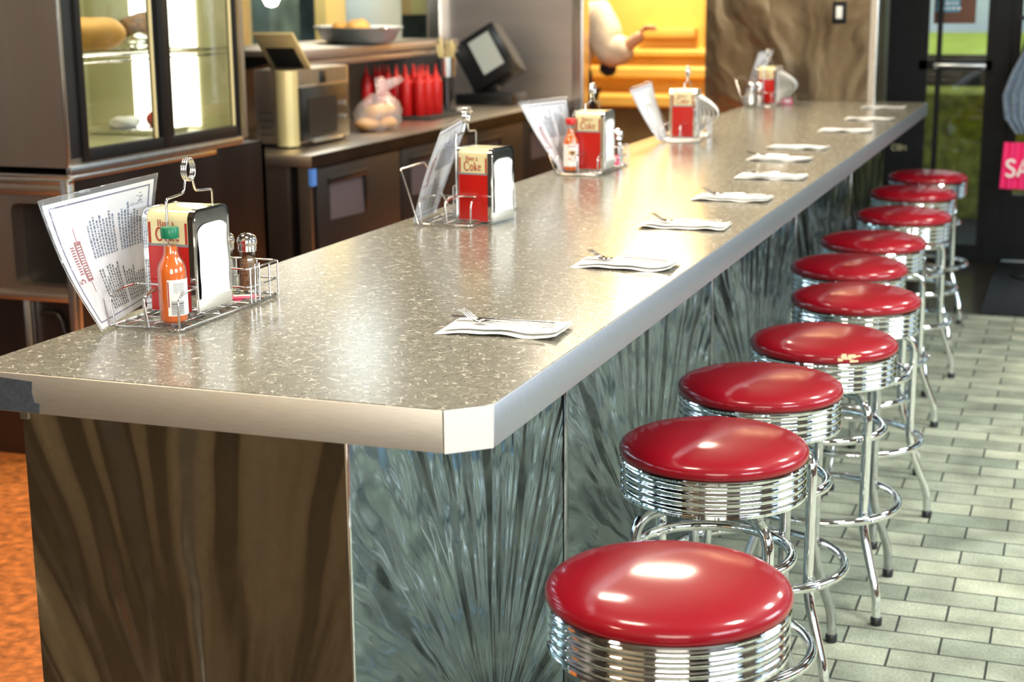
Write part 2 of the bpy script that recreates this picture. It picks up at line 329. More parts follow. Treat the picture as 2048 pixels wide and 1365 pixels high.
# ------------------------------------------------------------------ lettering made of pen strokes
def arc(cx, cy, rx, ry, a0, a1, n=12): return [(cx+rx*cos(radians(a0+(a1-a0)*i/n)), cy+ry*sin(radians(a0+(a1-a0)*i/n))) for i in range(n+1)]
GL = {  # strokes: (points, relative weight); advance
 'H': ([([(.12, 0), (.12, 1)], 1.2), ([(.66, 0), (.66, 1)], 1.2), ([(.12, .52), (.66, .52)], .5), ([(.0, 0), (.25, 0)], .4), ([(.0, 1), (.25, 1)], .4), ([(.53, 0), (.78, 0)], .4), ([(.53, 1), (.78, 1)], .4)], .85),
 'a': ([([(.06, .48), (.14, .6), (.26, .64), (.36, .57), (.38, .45), (.38, .1), (.44, 0), (.5, .03)], 1), ([(.38, .38), (.2, .31), (.07, .22), (.05, .1), (.12, 0), (.24, .01), (.38, .12)], .8)], .55),
 'v': ([([(.04, .62), (.23, .0)], 1.2), ([(.23, 0), (.42, .62)], .6), ([(-.03, .63), (.13, .63)], .4), ([(.33, .63), (.5, .63)], .4)], .5),
 'e': ([([(.06, .36), (.42, .36)], .5), ([(.42, .36), (.40, .54), (.26, .65), (.12, .57), (.05, .4), (.05, .22), (.12, .05), (.26, -.01), (.42, .12)], 1)], .5),
 'C': ([(arc(.42, .5, .38, .53, 42, 320, 20), 1.15), ([(.70, .86), (.74, .62)], .6)], .85),
 'o': ([(arc(.26, .31, .22, .34, 0, 360, 18), 1.0)], .58),
 'k': ([([(.1, 0), (.1, 1)], 1.1), ([(.1, .26), (.4, .62)], .6), ([(.2, .38), (.44, 0)], 1.1), ([(0, 0), (.2, 0)], .4), ([(.0, .99), (.1, 1)], .4), ([(.34, 0), (.55, 0)], .4), ([(.3, .63), (.5, .63)], .4)], .57),
 'S': ([([(.55, .84), (.42, .98), (.22, .98), (.08, .84), (.1, .66), (.3, .53), (.5, .4), (.56, .22), (.44, .04), (.22, 0), (.04, .15)], 1.6)], .7),
 'A': ([([(0, 0), (.3, 1), (.6, 0)], 1.6), ([(.12, .32), (.48, .32)], 1.3)], .7),
 'L': ([([(.1, 1), (.1, 0), (.5, 0)], 1.6)], .6), 'E': ([([(.5, 1), (.1, 1), (.1, 0), (.5, 0)], 1.6), ([(.1, .5), (.42, .5)], 1.3)], .62),
 'O': ([(arc(.35, .5, .3, .48, 0, 360, 18), 1.4)], .8), 'M': ([([(.05, 0), (.08, 1), (.38, .3), (.68, 1), (.72, 0)], 1.4)], .85),
 '5': ([([(.5, 1), (.14, 1), (.1, .58), (.3, .64), (.5, .52), (.54, .28), (.4, .04), (.2, 0), (.06, .12)], 1.3)], .65), ' ': ([], .35)}
def letters(g, text, H, origin, ux, uz, weight=.075, m=0, track=.06, squeeze=1.0, centre=True, jitter=0):
    """flat stroke letters in the plane origin + ux*x + uz*z"""
    adv = [GL[c][1]*H*squeeze+track*H for c in text]; x = -sum(adv)/2 if centre else 0
    O = Vector(origin); X = Vector(ux); Z = Vector(uz)
    for c, a in zip(text, adv):
        for pts, wt in GL[c][0]:
            wv = weight*H*wt; P = [(x+p[0]*H*squeeze, p[1]*H) for p in pts]; L = []; R = []
            for i, p in enumerate(P):
                q0 = P[max(i-1, 0)]; q1 = P[min(i+1, len(P)-1)]; d = (q1[0]-q0[0], q1[1]-q0[1]); l = math.hypot(*d) or 1; nx, ny = -d[1]/l*wv/2, d[0]/l*wv/2
                L.append(O+X*(p[0]+nx)+Z*(p[1]+ny)); R.append(O+X*(p[0]-nx)+Z*(p[1]-ny))
            k = len(P); g.add(L+R, [(i, i+1, k+i+1, k+i) for i in range(k-1)], m)
        x += a
    return g

# ================================================================== THE SETTING
TOPZ = 1.043
g = G().box(-.9, 4.0, -4.0, 6.24, -.10, 0); struct('floor', g, 'grey_pavers')
struct('floor_added_dark', G().box(-3.4, 4.0, -4.0, -.25, 0, .004), 'dark_tile')  # unseen dark strip added so the counter end panel reflects dark
g = G().box(-3.4, -.9, -4.0, 8.3, -.10, 0).box(-3.4, -.9, 8.3, 10, -.1, 0); struct('floor', g, 'quarry_tile'); struct('floor_entrance', G().box(-.9, 4, 6.24, 8.05, -.1, -.001), 'dark_tile')
o = obj('entrance_mat', G().box(.40, 2.6, 6.26, 7.92, 0, .012, b=.004), 'black_rubber'); tag(o, 'black rubber entrance mat on the floor inside the glass door', 'mat')
struct('ceiling', G().box(-4.0, 4.1, -4.1, 10.1, 3.0, 3.1), 'ceiling_paint')
# wall behind the kitchen side with the serving hatch
g = G().box(-3.5, -3.4, -4, 4.6, 0, 3).box(-3.5, -3.4, 4.6, 8.3, 0, 1.30).box(-3.5, -3.4, 4.6, 8.3, 2.1, 3)
struct('wall_left', g, 'dark_steel')
g = G().box(-6.2, -6.1, 3.5, 13, 0, 3).box(-6.1, -3.5, 3.5, 3.6, 0, 3).box(-6.1, -3.5, 12.9, 13, 0, 3).box(-6.1, -3.5, 3.6, 12.9, 2.6, 2.7)
struct('wall_kitchen', g, 'kitchen_teal')
struct('floor_kitchen', G().box(-6.1, -3.5, 3.6, 12.9, -.1, 0), 'quarry_tile')
g = G().box(-3.6, -2.50, 8.30, 8.38, 0, 3); struct('wall_partition', g, 'pale_steel')
struct('trim_1', G().box(-2.50, -2.42, 8.26, 8.40, 0, 3, b=.01), 'bright_steel')
struct('trim_2', G().box(-3.56, -3.46, 8.22, 8.30, 1.0, 3, b=.01), 'bright_steel')
# warm painted back wall with stepped mouldings
struct('wall_back', G().box(-3.6, -.4, 9.80, 9.9, 0, 3), 'yellow_paint')
g = G()
for z0, z1, d, s in [(1.19, 1.24, .10, .02), (1.02, 1.11, .14, .03), (.80, .90, .20, .03)]:
    g.prism([(9.80, z0), (9.80-d+s, z0), (9.80-d, z0+s*.6), (9.80-d, z1-s*.5), (9.80-d+s*.5, z1), (9.80, z1+.02)], 0, -3.5, -.4)
g.box(-2.42, -1.98, 9.70, 9.80, 1.33, 1.41, b=.008).box(-1.93, -1.86, 9.74, 9.80, 1.24, 3.0, b=.01)
struct('trim_3', g, 'yellow_paint', 30)
struct('trim_4', G().box(-3.5, -.4, 9.66, 9.80, 0, .80), 'olive_brown')
struct('wall_side', G().box(-.42, -.36, 7.30, 9.9, 0, 3), 'olive_brown')
# fan-polished steel panel behind the far end of the counter
sunburst('sunburst_wall', 0, -.70, .55, 20, .022, (.30, .25, .18), .25)
struct('wall_end', G().box(-1.31, -.33, 7.16, 7.28, 0, 3), 'sunburst_wall')
struct('trim_5', G().box(-.345, -.30, 7.15, 7.29, 0, 3, b=.004), 'bright_steel')
o = thing('light_switch', 'small white rocker switch in a dark plate on the steel wall panel', 'switch', (-.522, 7.16, 1.55))
obj('plate', G().box(-.04, .04, -.008, 0, -.065, .065, b=.004), 'black_frame', o); obj('rocker', G().box(-.018, .018, -.014, -.008, -.035, .035, b=.003), 'white_plastic', o)
# entrance: black framed glass screen and doors
g = G()
for x0, x1 in [(-.33, -.14), (.30, .40), (1.28, 1.40), (2.3, 2.42), (3.2, 3.32)]: g.box(x0, x1, 7.97, 8.05, 0, 3)
g.box(-.14, 4, 7.98, 8.04, 2.2, 2.32).box(-.14, 4, 7.98, 8.04, 0, .10)
struct('wall_entrance', g, 'black_frame')
g = G().box(-.14, .30, 7.985, 8.035, 1.19, 1.245).box(-.14, -.09, 7.985, 8.035, .1, 2.2).box(.26, .30, 7.985, 8.035, .1, 2.2).box(-.035, -.005, 7.95, 7.985, .3, 2.2)
d1 = struct('door_1', g, 'black_frame')
obj('glass_pane', G().box(-.09, .26, 8.005, 8.012, .1, 2.2), 'window_glass', d1, 0)
obj('door_bar', G().box(-.05, .27, 7.90, 7.93, 1.205, 1.23, b=.01).box(-.04, -.02, 7.93, 7.985, 1.20, 1.23).box(.24, .26, 7.93, 7.985, 1.2, 1.23), 'steel_side', d1)
g = G().box(.40, 1.28, 7.985, 8.035, .10, .42).box(.40, .46, 7.985, 8.035, .42, 2.2).box(1.22, 1.28, 7.985, 8.035, .42, 2.2)
d2 = struct('door_2', g, 'black_frame'); obj('glass_pane', G().box(.46, 1.22, 8.005, 8.012, .42, 2.2), 'window_glass', d2, 0)
obj('threshold', G().box(.42, 1.25, 7.93, 7.985, 0, .02, b=.003), 'steel_side', d2)
wn = struct('window_1', G().box(1.40, 2.3, 8.0, 8.03, .1, .2), 'black_frame'); obj('glass_pane', G().box(1.4, 2.3, 8.005, 8.012, .2, 2.2), 'window_glass', wn, 0)
wn = struct('window_2', G().box(2.42, 3.2, 8.0, 8.03, .1, .2), 'black_frame'); obj('glass_pane', G().box(2.42, 3.2, 8.005, 8.012, .2, 2.2), 'window_glass', wn, 0)
g = G(); letters(g, 'COM', .035, (-.235, 7.968, .685), (1, 0, 0), (0, 0, 1), .12)
tag(obj('window_sign', g, 'cream_paint', None, 0), 'faint cream letters on the dark door frame below the counter end', 'sign')
o = thing('door_poster', 'dark brown poster with a blue heading taped inside the glass door', 'poster', (.06, 7.995, 1.47))
obj('sheet', G().box(-.125, .125, -.006, 0, 0, .42), 'poster_brown', o, 0); g = G().box(-.115, .03, -.009, -.006, .07, .36)
obj('heading', g, 'poster_blue', o, 0)
g = G(); random.seed(3)
for r in range(3):
    x = -.1
    while x < .02: l = random.uniform(.012, .03); g.box(x, x+l, -.0105, -.0095, .085+r*.03, .1+r*.03); x += l+.008
obj('lettering', g, 'white_plastic', o, 0)
# storefront wall to the side of the stools, with three daylight windows (seen in the chrome)
g = G().box(4.0, 4.1, -4, 8.05, 0, .85).box(4.0, 4.1, -4, 8.05, 2.45, 3)
for a, b in [(-4, -2.9), (-.2, .9), (3.9, 5.0), (7.2, 8.05)]: g.box(4.0, 4.1, a, b, .85, 2.45)
struct('wall_right', g, 'wall_paint')
for i, (a, b) in enumerate([(-2.9, -.2), (.9, 3.9), (5.0, 7.2)]):
    q = G()
    for y in (a, (2*a+b)/3, (a+2*b)/3, b): q.box(3.98, 4.06, y-.03, y+.03, .85, 2.45)
    q.box(3.98, 4.06, a, b, .85, .91).box(3.98, 4.06, a, b, 2.39, 2.45)
    wn = struct('window_%d' % (i+3), q, 'black_frame'); obj('glass_pane', G().box(4.04, 4.045, a, b, .9, 2.4), 'window_glass', wn, 0)
struct('wall_front', G().box(-3.5, -.2, -4.1, -4.0, 0, 3), 'tan_reflect_wall')  # bright tan stretch added for the end panel to reflect as streaks
g = G().box(-.2, .6, -4.1, -4.0, 0, 3).box(.6, 2.8, -4.1, -4.0, 0, .9).box(.6, 2.8, -4.1, -4, 2.5, 3).box(2.8, 4.1, -4.1, -4, 0, 3)
struct('wall_front', g, 'wall_paint')
wn = struct('window_6', G().box(1.66, 1.74, -4.07, -4, .9, 2.5).box(.6, 2.8, -4.07, -4, .9, .96), 'black_frame'); obj('glass_pane', G().box(.6, 2.8, -4.05, -4.045, .9, 2.5), 'window_glass', wn, 0)
# outdoors beyond the entrance
struct('ground_outside', G().box(-8, 16, 8.05, 60, -.12, -.02).box(4.1, 16, -12, 8.05, -.12, -.02).box(-4, 4.1, -14, -4.1, -.12, -.02), 'asphalt')
tag(obj('hedge', G().box(-2.2, 4.5, 9.95, 10.8, -.02, .93, b=.05), 'hedge'), 'olive green clipped hedge outside behind the glass door', 'hedge')
tag(obj('garden_fence', G().box(-3, 6, 10.9, 10.96, .2, 1.17).box(-3, 6, 10.85, 11, -.02, .2), 'black_frame'), 'dark boarded fence outside behind the hedge', 'fence')
tag(obj('lawn', G().prism([(14, -.02), (24, -.02), (24, 1.02), (20, 1.0), (14, .86)], 0, -14, 20), 'grass'), kind='structure')
tag(obj('outbuilding', G().box(-14, 20, 24.5, 28, 0, 7), 'pale_wall'), 'pale grey building outside across the lawn', 'building')
tag(obj('outbuilding', G().box(14, 16, -12, 8, 0, 3.2), 'pale_wall'), 'pale building outside facing the side windows', 'building')

# ================================================================== COUNTER
sunburst('sunburst_end', 0, -.50, -.10, 20, .11, (.60, .54, .42), .15, .25, .5)
o = thing('countertop', 'long grey boomerang-pattern laminate countertop with steel edging and a cut corner', 'countertop', (0, 0, 0))
W, LN, ca, cb_ = .956, 7.137, .0605, .0563
out = [(-W, 0), (-ca, 0), (0, cb_), (0, LN), (-W, LN)]
obj('laminate_top', G().prism(out, 2, TOPZ-.004, TOPZ), 'boomerang_laminate', o, 0)
inn = [(-W, .003), (-ca, .003), (-.003, cb_), (-.003, LN), (-W, LN)]
obj('core', G().prism(inn, 2, TOPZ-.068, TOPZ-.0042), 'gap_black', o, 0)
EZ0, EZ1 = TOPZ-.070, TOPZ-.0015
obj('end_band', G().box(-W, -ca-.001, -.003, .002, EZ0, EZ1, b=.0008), 'brushed_edge', o)
obj('side_band', G().box(-.002, .003, cb_+.001, LN, EZ0, EZ1, b=.0008), 'edge_cool_reflect', o)  # same steel as the end band, tinted to stand in for its cool reflection
obj('back_band', G().box(-W-.003, -W+.002, 0, LN, EZ0, EZ1, b=.0008), 'brushed_edge', o)
dx, dy = ca, cb_; ll = math.hypot(dx, dy); nx, ny = dy/ll*.003, -dx/ll*.003
obj('corner_plate', G().prism([(-ca, 0), (-ca+nx, ny), (nx, cb_+ny), (0, cb_)], 2, EZ0-.001, EZ1), 'corner_steel', o, 0)  # paler steel tint stands in for the bright reflection on the cut corner
g = G(); xs = [-.953, -.935, -.91, -.892, -.872, -.876, -.869]; n = len(xs)
tp = [(-.953, EZ0+.002), (-.953, EZ1-.006), (-.88, EZ1-.009), (-.818, EZ1-.012), (-.820, EZ1-.03), (-.816, EZ0+.02), (-.806, EZ0+.018), (-.808, EZ0+.001), (-.9, EZ0+.0015)]
t_ = obj('tape_patch', g.prism(tp, 1, -.0042, -.003), 'dark_tape', o, 0); t_['label'] = 'dark blue-grey tape patch'
b_ = thing('counter_base', 'polished stainless steel counter base under the long countertop, swirled in fans', 'counter base', (0, 0, 0))
obj('carcass', G().box(-.84, -.238, .016, 7.12, .0, TOPZ-.072), 'gap_black', b_, 0)
obj('end_panel', G().box(-.853, -.236, .010, .016, .0, TOPZ-.071), 'sunburst_end', b_, 0)
SEAM = [.012, 1.125, 2.64, 4.18, 5.78, 7.12]
for i in range(5):
    a, b = SEAM[i], SEAM[i+1]
    mn = 'sunburst_side_%d' % i
    sunburst(mn, 1, (a+b)/2+(.1 if i == 0 else 0), .12, 24, .075, (.28, .36, .40), .12, .45, 1.1)  # dark teal tint of the same steel stands in for this side's reflections
    obj('side_panel', G().box(-.238, -.233, a, b-.006, .0, TOPZ-.071), mn, b_, 0)
for a in SEAM[1:5]: obj('seam_strip', G().box(-.233, -.2305, a+.001, a+.030, .0, TOPZ-.071, b=.0008), 'chrome_worn', b_)
obj('corner_angle', G().box(-.237, -.2315, .008, .0165, 0, TOPZ-.071, b=.001), 'chrome', b_)
obj('top_lip', G().box(-.855, -.84, .006, .016, TOPZ-.085, TOPZ-.0711), 'bright_steel', b_)

# ================================================================== STOOLS
def make_stool(label, loc, rz, group):
    t = thing('bar_stool', label, 'stool', loc, rz, group)
    prof = [(.001, .7635), (.03, .7635), (.07, .7625), (.11, .7600), (.145, .7560), (.170, .7505), (.186, .7445), (.1955, .7375), (.1995, .7300), (.2000, .7220), (.1975, .7150), (.190, .7110)]
    obj('seat', G().lathe(prof[::-1], n=72), 'red_vinyl', t, 60)
    pr = [(.184, .7125), (.1965, .7125), (.1985, .7095), (.1985, .7065)]
    z = .7065
    for k in range(4):
        for q in range(0, 9): a = pi*q/8; pr.append((.1935+.0036*(1-cos(2*a))/2+.000, z-.0148*q/8))
        z -= .0148
        pr.append((.1915, z-.0012)); z -= .0018
    pr += [(.1965, z-.001), (.1965, z-.007), (.184, z-.009), (.06, z-.010), (.02, z-.010)]
    obj('seat_band', G().lathe(pr, n=96), 'chrome', t, 25)
    zb = z-.010
    obj('swivel_plate', G().box(-.075, .075, -.075, .075, zb-.014, zb+.001, b=.003).lathe([(.055, -.03), (.06, -.014), (.06, 0)], (0, 0, zb-.01), 24), 'black_plastic', t)
    for k in range(4):
        a = k*pi/2; rr = .0125
        pts = fillet([(.03, 0, .612), (.1965, 0, .607), (.1945, 0, .252), (.262, 0, .082), (.265, 0, .012)], .055, 7)
        lg = obj('leg', G().tube(pts, rr, n=14).xf(Matrix.Rotation(a, 4, 'Z')), 'chrome_worn' if k % 2 else 'chrome', t, 60)
        obj('foot_cap', G().lathe([(.012, 0), (.0155, .001), (.0155, .02), (.0125, .024)], (.265, 0, 0), 16).xf(Matrix.Rotation(a, 4, 'Z')), 'black_plastic', lg)
    for R_, z_, nm in ((.1705, .495, 'upper_ring'), (.2195, .283, 'foot_ring')):
        pts = [(R_*cos(2*pi*i/64), R_*sin(2*pi*i/64), z_) for i in range(64)]
        rg = obj(nm, G().tube(pts, .0120, n=14, closed=True), 'chrome', t, 60)
        for k in range(4):
            a = k*pi/2; rb = R_-.012 if R_ < .2 else R_+.012
            obj('bolt', G().ball((rb*cos(a), rb*sin(a), z_), .0062, n=10), 'chrome', rg)
    return t
ORD = ['first', 'second', 'third', 'fourth', 'fifth', 'sixth', 'seventh', 'eighth', 'ninth', 'tenth']
STOOLS = [(.259, .163, -38), (.150, .975, -42), (.142, 1.522, -39), (.212, 2.060, -43), (.209, 2.716, 25), (.109, 3.280, 0), (.116, 3.875, 14), (.149, 4.632, 33), (.110, 5.41, -37), (.110, 6.13, -39)]
desc = ['with smooth unbroken seat', 'with a small nick on its seat rim', 'with smooth seat', 'with torn vinyl on its seat rim'] + ['']*6
first = None
for i, (x, y, a) in enumerate(STOOLS):
    lb = 'round red vinyl bar stool, %s of the row from the counter cut corner' % ORD[i]
    if first is None: first = s = make_stool(lb, (x, y, 0), radians(a), 'red vinyl bar stools along the counter')
    else: s = dup(first, (x, y, 0), radians(a), lb)
    if i == 3:   # worn edge with foam showing
        q = G(); random.seed(5)
        for k in range(9):
            a0 = radians(-38-a+random.uniform(-9, 6)) - radians(22); wd = random.uniform(.010, .024); z0 = .718+random.uniform(0, .016)
            q.add([((.2008-abs(z-.722)*.18)*cos(a0+s_*wd/2/.2), (.2008-abs(z-.722)*.18)*sin(a0+s_*wd/2/.2), z) for z in (z0, z0+random.uniform(.003, .009)) for s_ in (-1, 0, 1)], [(0, 1, 4, 3), (1, 2, 5, 4)])
        w_ = obj('torn_patch', q, 'cushion_foam', s, 0); w_['label'] = 'beige foam showing through torn vinyl'

# ================================================================== PLACE SETTINGS
def napkin(label, loc, rz, seed, group):
    rnd = random.Random(seed); ph = [rnd.uniform(0, 6) for _ in range(6)]; q = G()
    def sheet(z0, dx, dy, am, L, D):
        def fn(u, v):
            x = (u-.5)*L+dx; y = (v-.5)*D+dy+.004*sin(5*u+ph[0])
            z = z0+am*(1+sin(9*u+ph[1]+2*v))*(.35+abs(v-.5))+am*.7*(1+sin(17*u+ph[2]))*(1-v)
            if u > .93: z += (u-.93)*.06
            return (x, y, max(z, z0))
        q.grid(fn, 36, 10, 0, .0007)
    sheet(.0010, 0, 0, .0022, .238, .132); sheet(.0062, .003, .010, .0016, .226, .108)
    o = obj('paper_napkin', q, 'napkin_white', None, 60); o.location = loc; o.rotation_euler = (0, 0, rz)
    return tag(o, label, 'napkin', group)
def fork(label, loc, rz, group):
    t = thing('fork', label, 'fork', loc, rz, group); q = G()
    def path(u):   # handle from +x to the neck, then the curved head up to the tines
        x = .105-.125*u; return x, .004+.010*sin(pi*u)**2*.35+.001
    def fn(u, v):
        x, z = path(u); wd = .0105-.0075*min(1, u*1.15)**1.2; return (x, (v-.5)*wd, z+.0008*cos(pi*(v-.5)))
    q.grid(fn, 20, 4, 0, .0022); obj('handle', q, 'wire_chrome', t, 60)
    def hp(u): x = -.020-.070*u; return x, .0052-.004*sin(pi*min(u*1.3, 1))+.030*max(0, u-.35)**1.3
    q = G()
    def fh(u, v):
        x, z = hp(u*.5); wd = .003+.019*min(1, (u*1.6))**.8; return (x, (v-.5)*wd, z+.002*(4*(v-.5)**2))
    q.grid(fh, 10, 6, 0, .0018); obj('head', q, 'wire_chrome', t, 60)
    for k in range(4):
        q = G(); pts = [(hp(.49+.51*i/8)[0], (k-1.5)*.0062, hp(.49+.51*i/8)[1]) for i in range(9)]
        q.tube(pts, .0013, n=6, rfun=lambda s_: .0015-.0008*s_); obj('tine', q, 'wire_chrome', t, 60)
    return t
def knife(label, loc, rz, group):
    t = thing('table_knife', label, 'knife', loc, rz, group); q = G()
    def fb(u, v):
        x = -.02-.098*u; wd = .016*(1-max(0, u-.82)**2*22) if u > .82 else .011+.005*u; return (x, (v-.45)*max(wd, .002), .0028)
    q.grid(fb, 24, 4, 0, .0014); obj('blade', q, 'wire_chrome', t, 60)
    q = G(); q.tube([(-.022, 0, .0028), (-.01, 0, .003), (.03, 0, .0032), (.09, 0, .0034), (.102, 0, .003)], .004, n=10, rfun=lambda s_: .0028+.0016*s_)
    obj('handle', q, 'wire_chrome', t, 60)
    return t
NAPK = [(-.170, .575, 0, 2), (-.148, 1.337, 1, 2), (-.165, 1.990, 1, 2), (-.163, 2.595, 1, 2), (-.156, 3.196, 2, 2), (-.237, 3.791, 0, 0), (-.246, 4.257, 0, 0), (-.177, 5.106, 0, 0), (-.157, 5.795, 0, 0), (-.186, 6.604, 0, 0)]
fk = kn = None
for i, (x, y, fm, _) in enumerate(NAPK):
    napkin('folded white paper napkin on the countertop, %s from the cut corner' % ORD[i], (x, y, TOPZ), radians([3, 3, 2, 0, 2, -2, -4, 1, 0, 0][i]), 20+i, 'folded napkins along the counter')
    if i < 5:
        lb = 'steel fork with upturned tines on the %s napkin from the cut corner' % ORD[i]
        loc = (x-.008, y-.012, TOPZ+.0115); rz = radians([-16, -14, -12, -14, -10][i])
        fk = fork(lb, loc, rz, 'forks on the napkins') if fk is None else fk
        if i: dup(fk, loc, rz, lb)
    if i < 4:
        lb = 'steel table knife lying on the %s napkin from the cut corner' % ORD[i]
        loc = (x-.006, y+.022, TOPZ+.0115); rz = radians([-3, 1, 0, 2][i])
        kn = knife(lb, loc, rz, 'knives on the napkins') if kn is None else kn
        if i: dup(kn, loc, rz, lb)
tag(obj('fork', G().tube([(-.37, 3.84, TOPZ+.022), (-.33, 3.80, TOPZ+.016), (-.28, 3.785, TOPZ+.0175), (-.20, 3.78, TOPZ+.0175)], .004, n=8), 'wire_chrome'), 'dark fork sticking out of the sixth napkin from the cut corner', 'fork', 'forks on the napkins')

# ================================================================== NAPKIN DISPENSERS
def arch(y0, y1, z0, z1, r, n=7):
    p = [(y0, z0), (y1, z0)]
    for cy, a0 in ((y1-r, 0), (y0+r, 90)):
        for i in range(n+1):
            a = radians(a0+90*i/n); p.append((cy+r*cos(a), z1-r+r*sin(a)))
    return p
def dispenser(label, loc, rz, group, bulge=0):
    t = thing('napkin_dispenser', label, 'napkin dispenser', loc, rz, group)
    Y, Z, R_ = .067, .208, .021
    obj('body', G().prism(arch(-Y+.004, Y-.004, .004, Z-.004, R_-.003), 0, -.053, .053), 'chrome_worn', t, 30)
    def cover(name, m, zlo, zhi, off, xs=.046):   # painted wrap-around sheet: one side up to the crown
        for s_ in (-1, 1):
            P = [(s_*(Y-.002+off), zlo), (s_*(Y-.002+off), min(zhi, Z-R_))]
            if zhi > Z-R_:
                for i in range(8): a = radians(90*i/7); P.append((s_*((Y-R_)+(R_-.002+off)*cos(a)), Z-R_+(R_-.002+off)*sin(a)))
                P.append((0, Z-.002+off))
            q = G(); q.add([(x, y, z) for y, z in P for x in (-xs, xs)], [(2*i, 2*i+1, 2*i+3, 2*i+2) for i in range(len(P)-1)])
            obj(name, q, m, t, 50)
    cover('cream_cover', 'cream_paint', .140, .3, .0006); cover('red_cover', 'red_paint', .006, .135, .0006); cover('divider_strip', 'grey_line', .135, .140, .0009)
    q = G()
    for s_ in (-1, 1):
        for x in (-.0445, .0385): q.box(x, x+.005, s_*(Y-.0008)-.0003, s_*(Y-.0008)+.0003, .1405, .182)
    obj('red_stripes', q, 'red_ink', t, 0)
    q = G()
    for s_ in (-1, 1):
        yy = s_*(Y-.0002)
        letters(q, 'Have a', .0130, (.003*s_, yy, .1742), (-s_, 0, 0), (0, 0, 1), .12, squeeze=.72, track=.1); letters(q, 'Coke', .0235, (0, yy, .1470), (-s_, 0, 0), (0, 0, 1), .115, squeeze=.84, track=.07)
    # letters read from outside: the near side (-y) needs +x running right
    obj('lettering', q, 'red_ink', t, 0)
    for s_ in (-1, 1):
        x0, x1 = (.046, .0575) if s_ > 0 else (-.0575, -.046)
        q = G().prism(arch(-Y, Y, .0, Z, R_), 0, x0, x1)
        rim = obj('end_frame', q, 'chrome', t, 30)
        xo = .0578*s_
        obj('chrome_face', G().prism(arch(-Y+.008, Y-.008, .006, Z-.006, R_-.006), 0, xo-.0006, xo+.0006), 'chrome_worn', rim, 0)
        q = G(); rnd = random.Random(4)
        w_ = .064
        def fn(u, v, s_=s_, w_=w_):
            y = (u-.5)*w_*1.8*(.5/.5)*.98; y = (u-.5)*.106; z = .030+v*.148
            edge = min(u, 1-u, v, 1-v)
            zc = z-(.012*(abs(u-.5)*2)**4 if v > .9 else 0)
            return (s_*(.0605+.003*min(1, edge*9)+.0009*sin(7*u+5*v)+.0007*sin(13*v-4*u)), y, zc)
        q.grid(fn, 20, 20, 0)
        obj('napkins', q, 'paper_white', t, 60)
        obj('bottom_strip', G().box(*sorted((xo, xo+s_*.003)), -Y+.006, Y-.006, .006, .030, b=.001), 'brushed_edge', rim)
    if bulge:
        q = G()
        for k in range(5):
            o_ = .010*k
            def fn(u, v, k=k): 
                a = pi*v; return (.062+bulge*(.12+.22*k)*sin(a)*(1-.12*u), -.050+.1*u+.004*k*sin(a), .020+.160*v+(.02 if v > .5 else 0)*(1-v)*0)
            q.grid(fn, 4, 16, 0, .001)
        f_ = obj('pulled_napkins', q, 'napkin_white', t, 60); f_['label'] = 'fan of napkins bulging out of the opening'
    return t
RZ = .0125
d1_ = dispenser('red and cream chrome napkin dispenser behind the bottle with the green cap', (-.8305, .531, TOPZ+RZ), radians(-1), 'napkin dispensers on the counter')
dup(d1_, (-.735, 1.948, TOPZ+.001), radians(-8), 'red and cream chrome napkin dispenser standing beside its wire rack', None)
dup(d1_, (-.797, 3.200, TOPZ+RZ), radians(0), 'red and cream chrome napkin dispenser behind the bottle with the red cap', None)
dispenser('red and cream chrome napkin dispenser with a half-round fan of napkins', (-.785, 4.523, TOPZ+RZ), radians(4), 'napkin dispensers on the counter', .085)
dispenser('napkin dispenser with a crumpled napkin fan before the steel wall panel', (-.832, 6.70, TOPZ+RZ), radians(-5), 'napkin dispensers on the counter', .095)

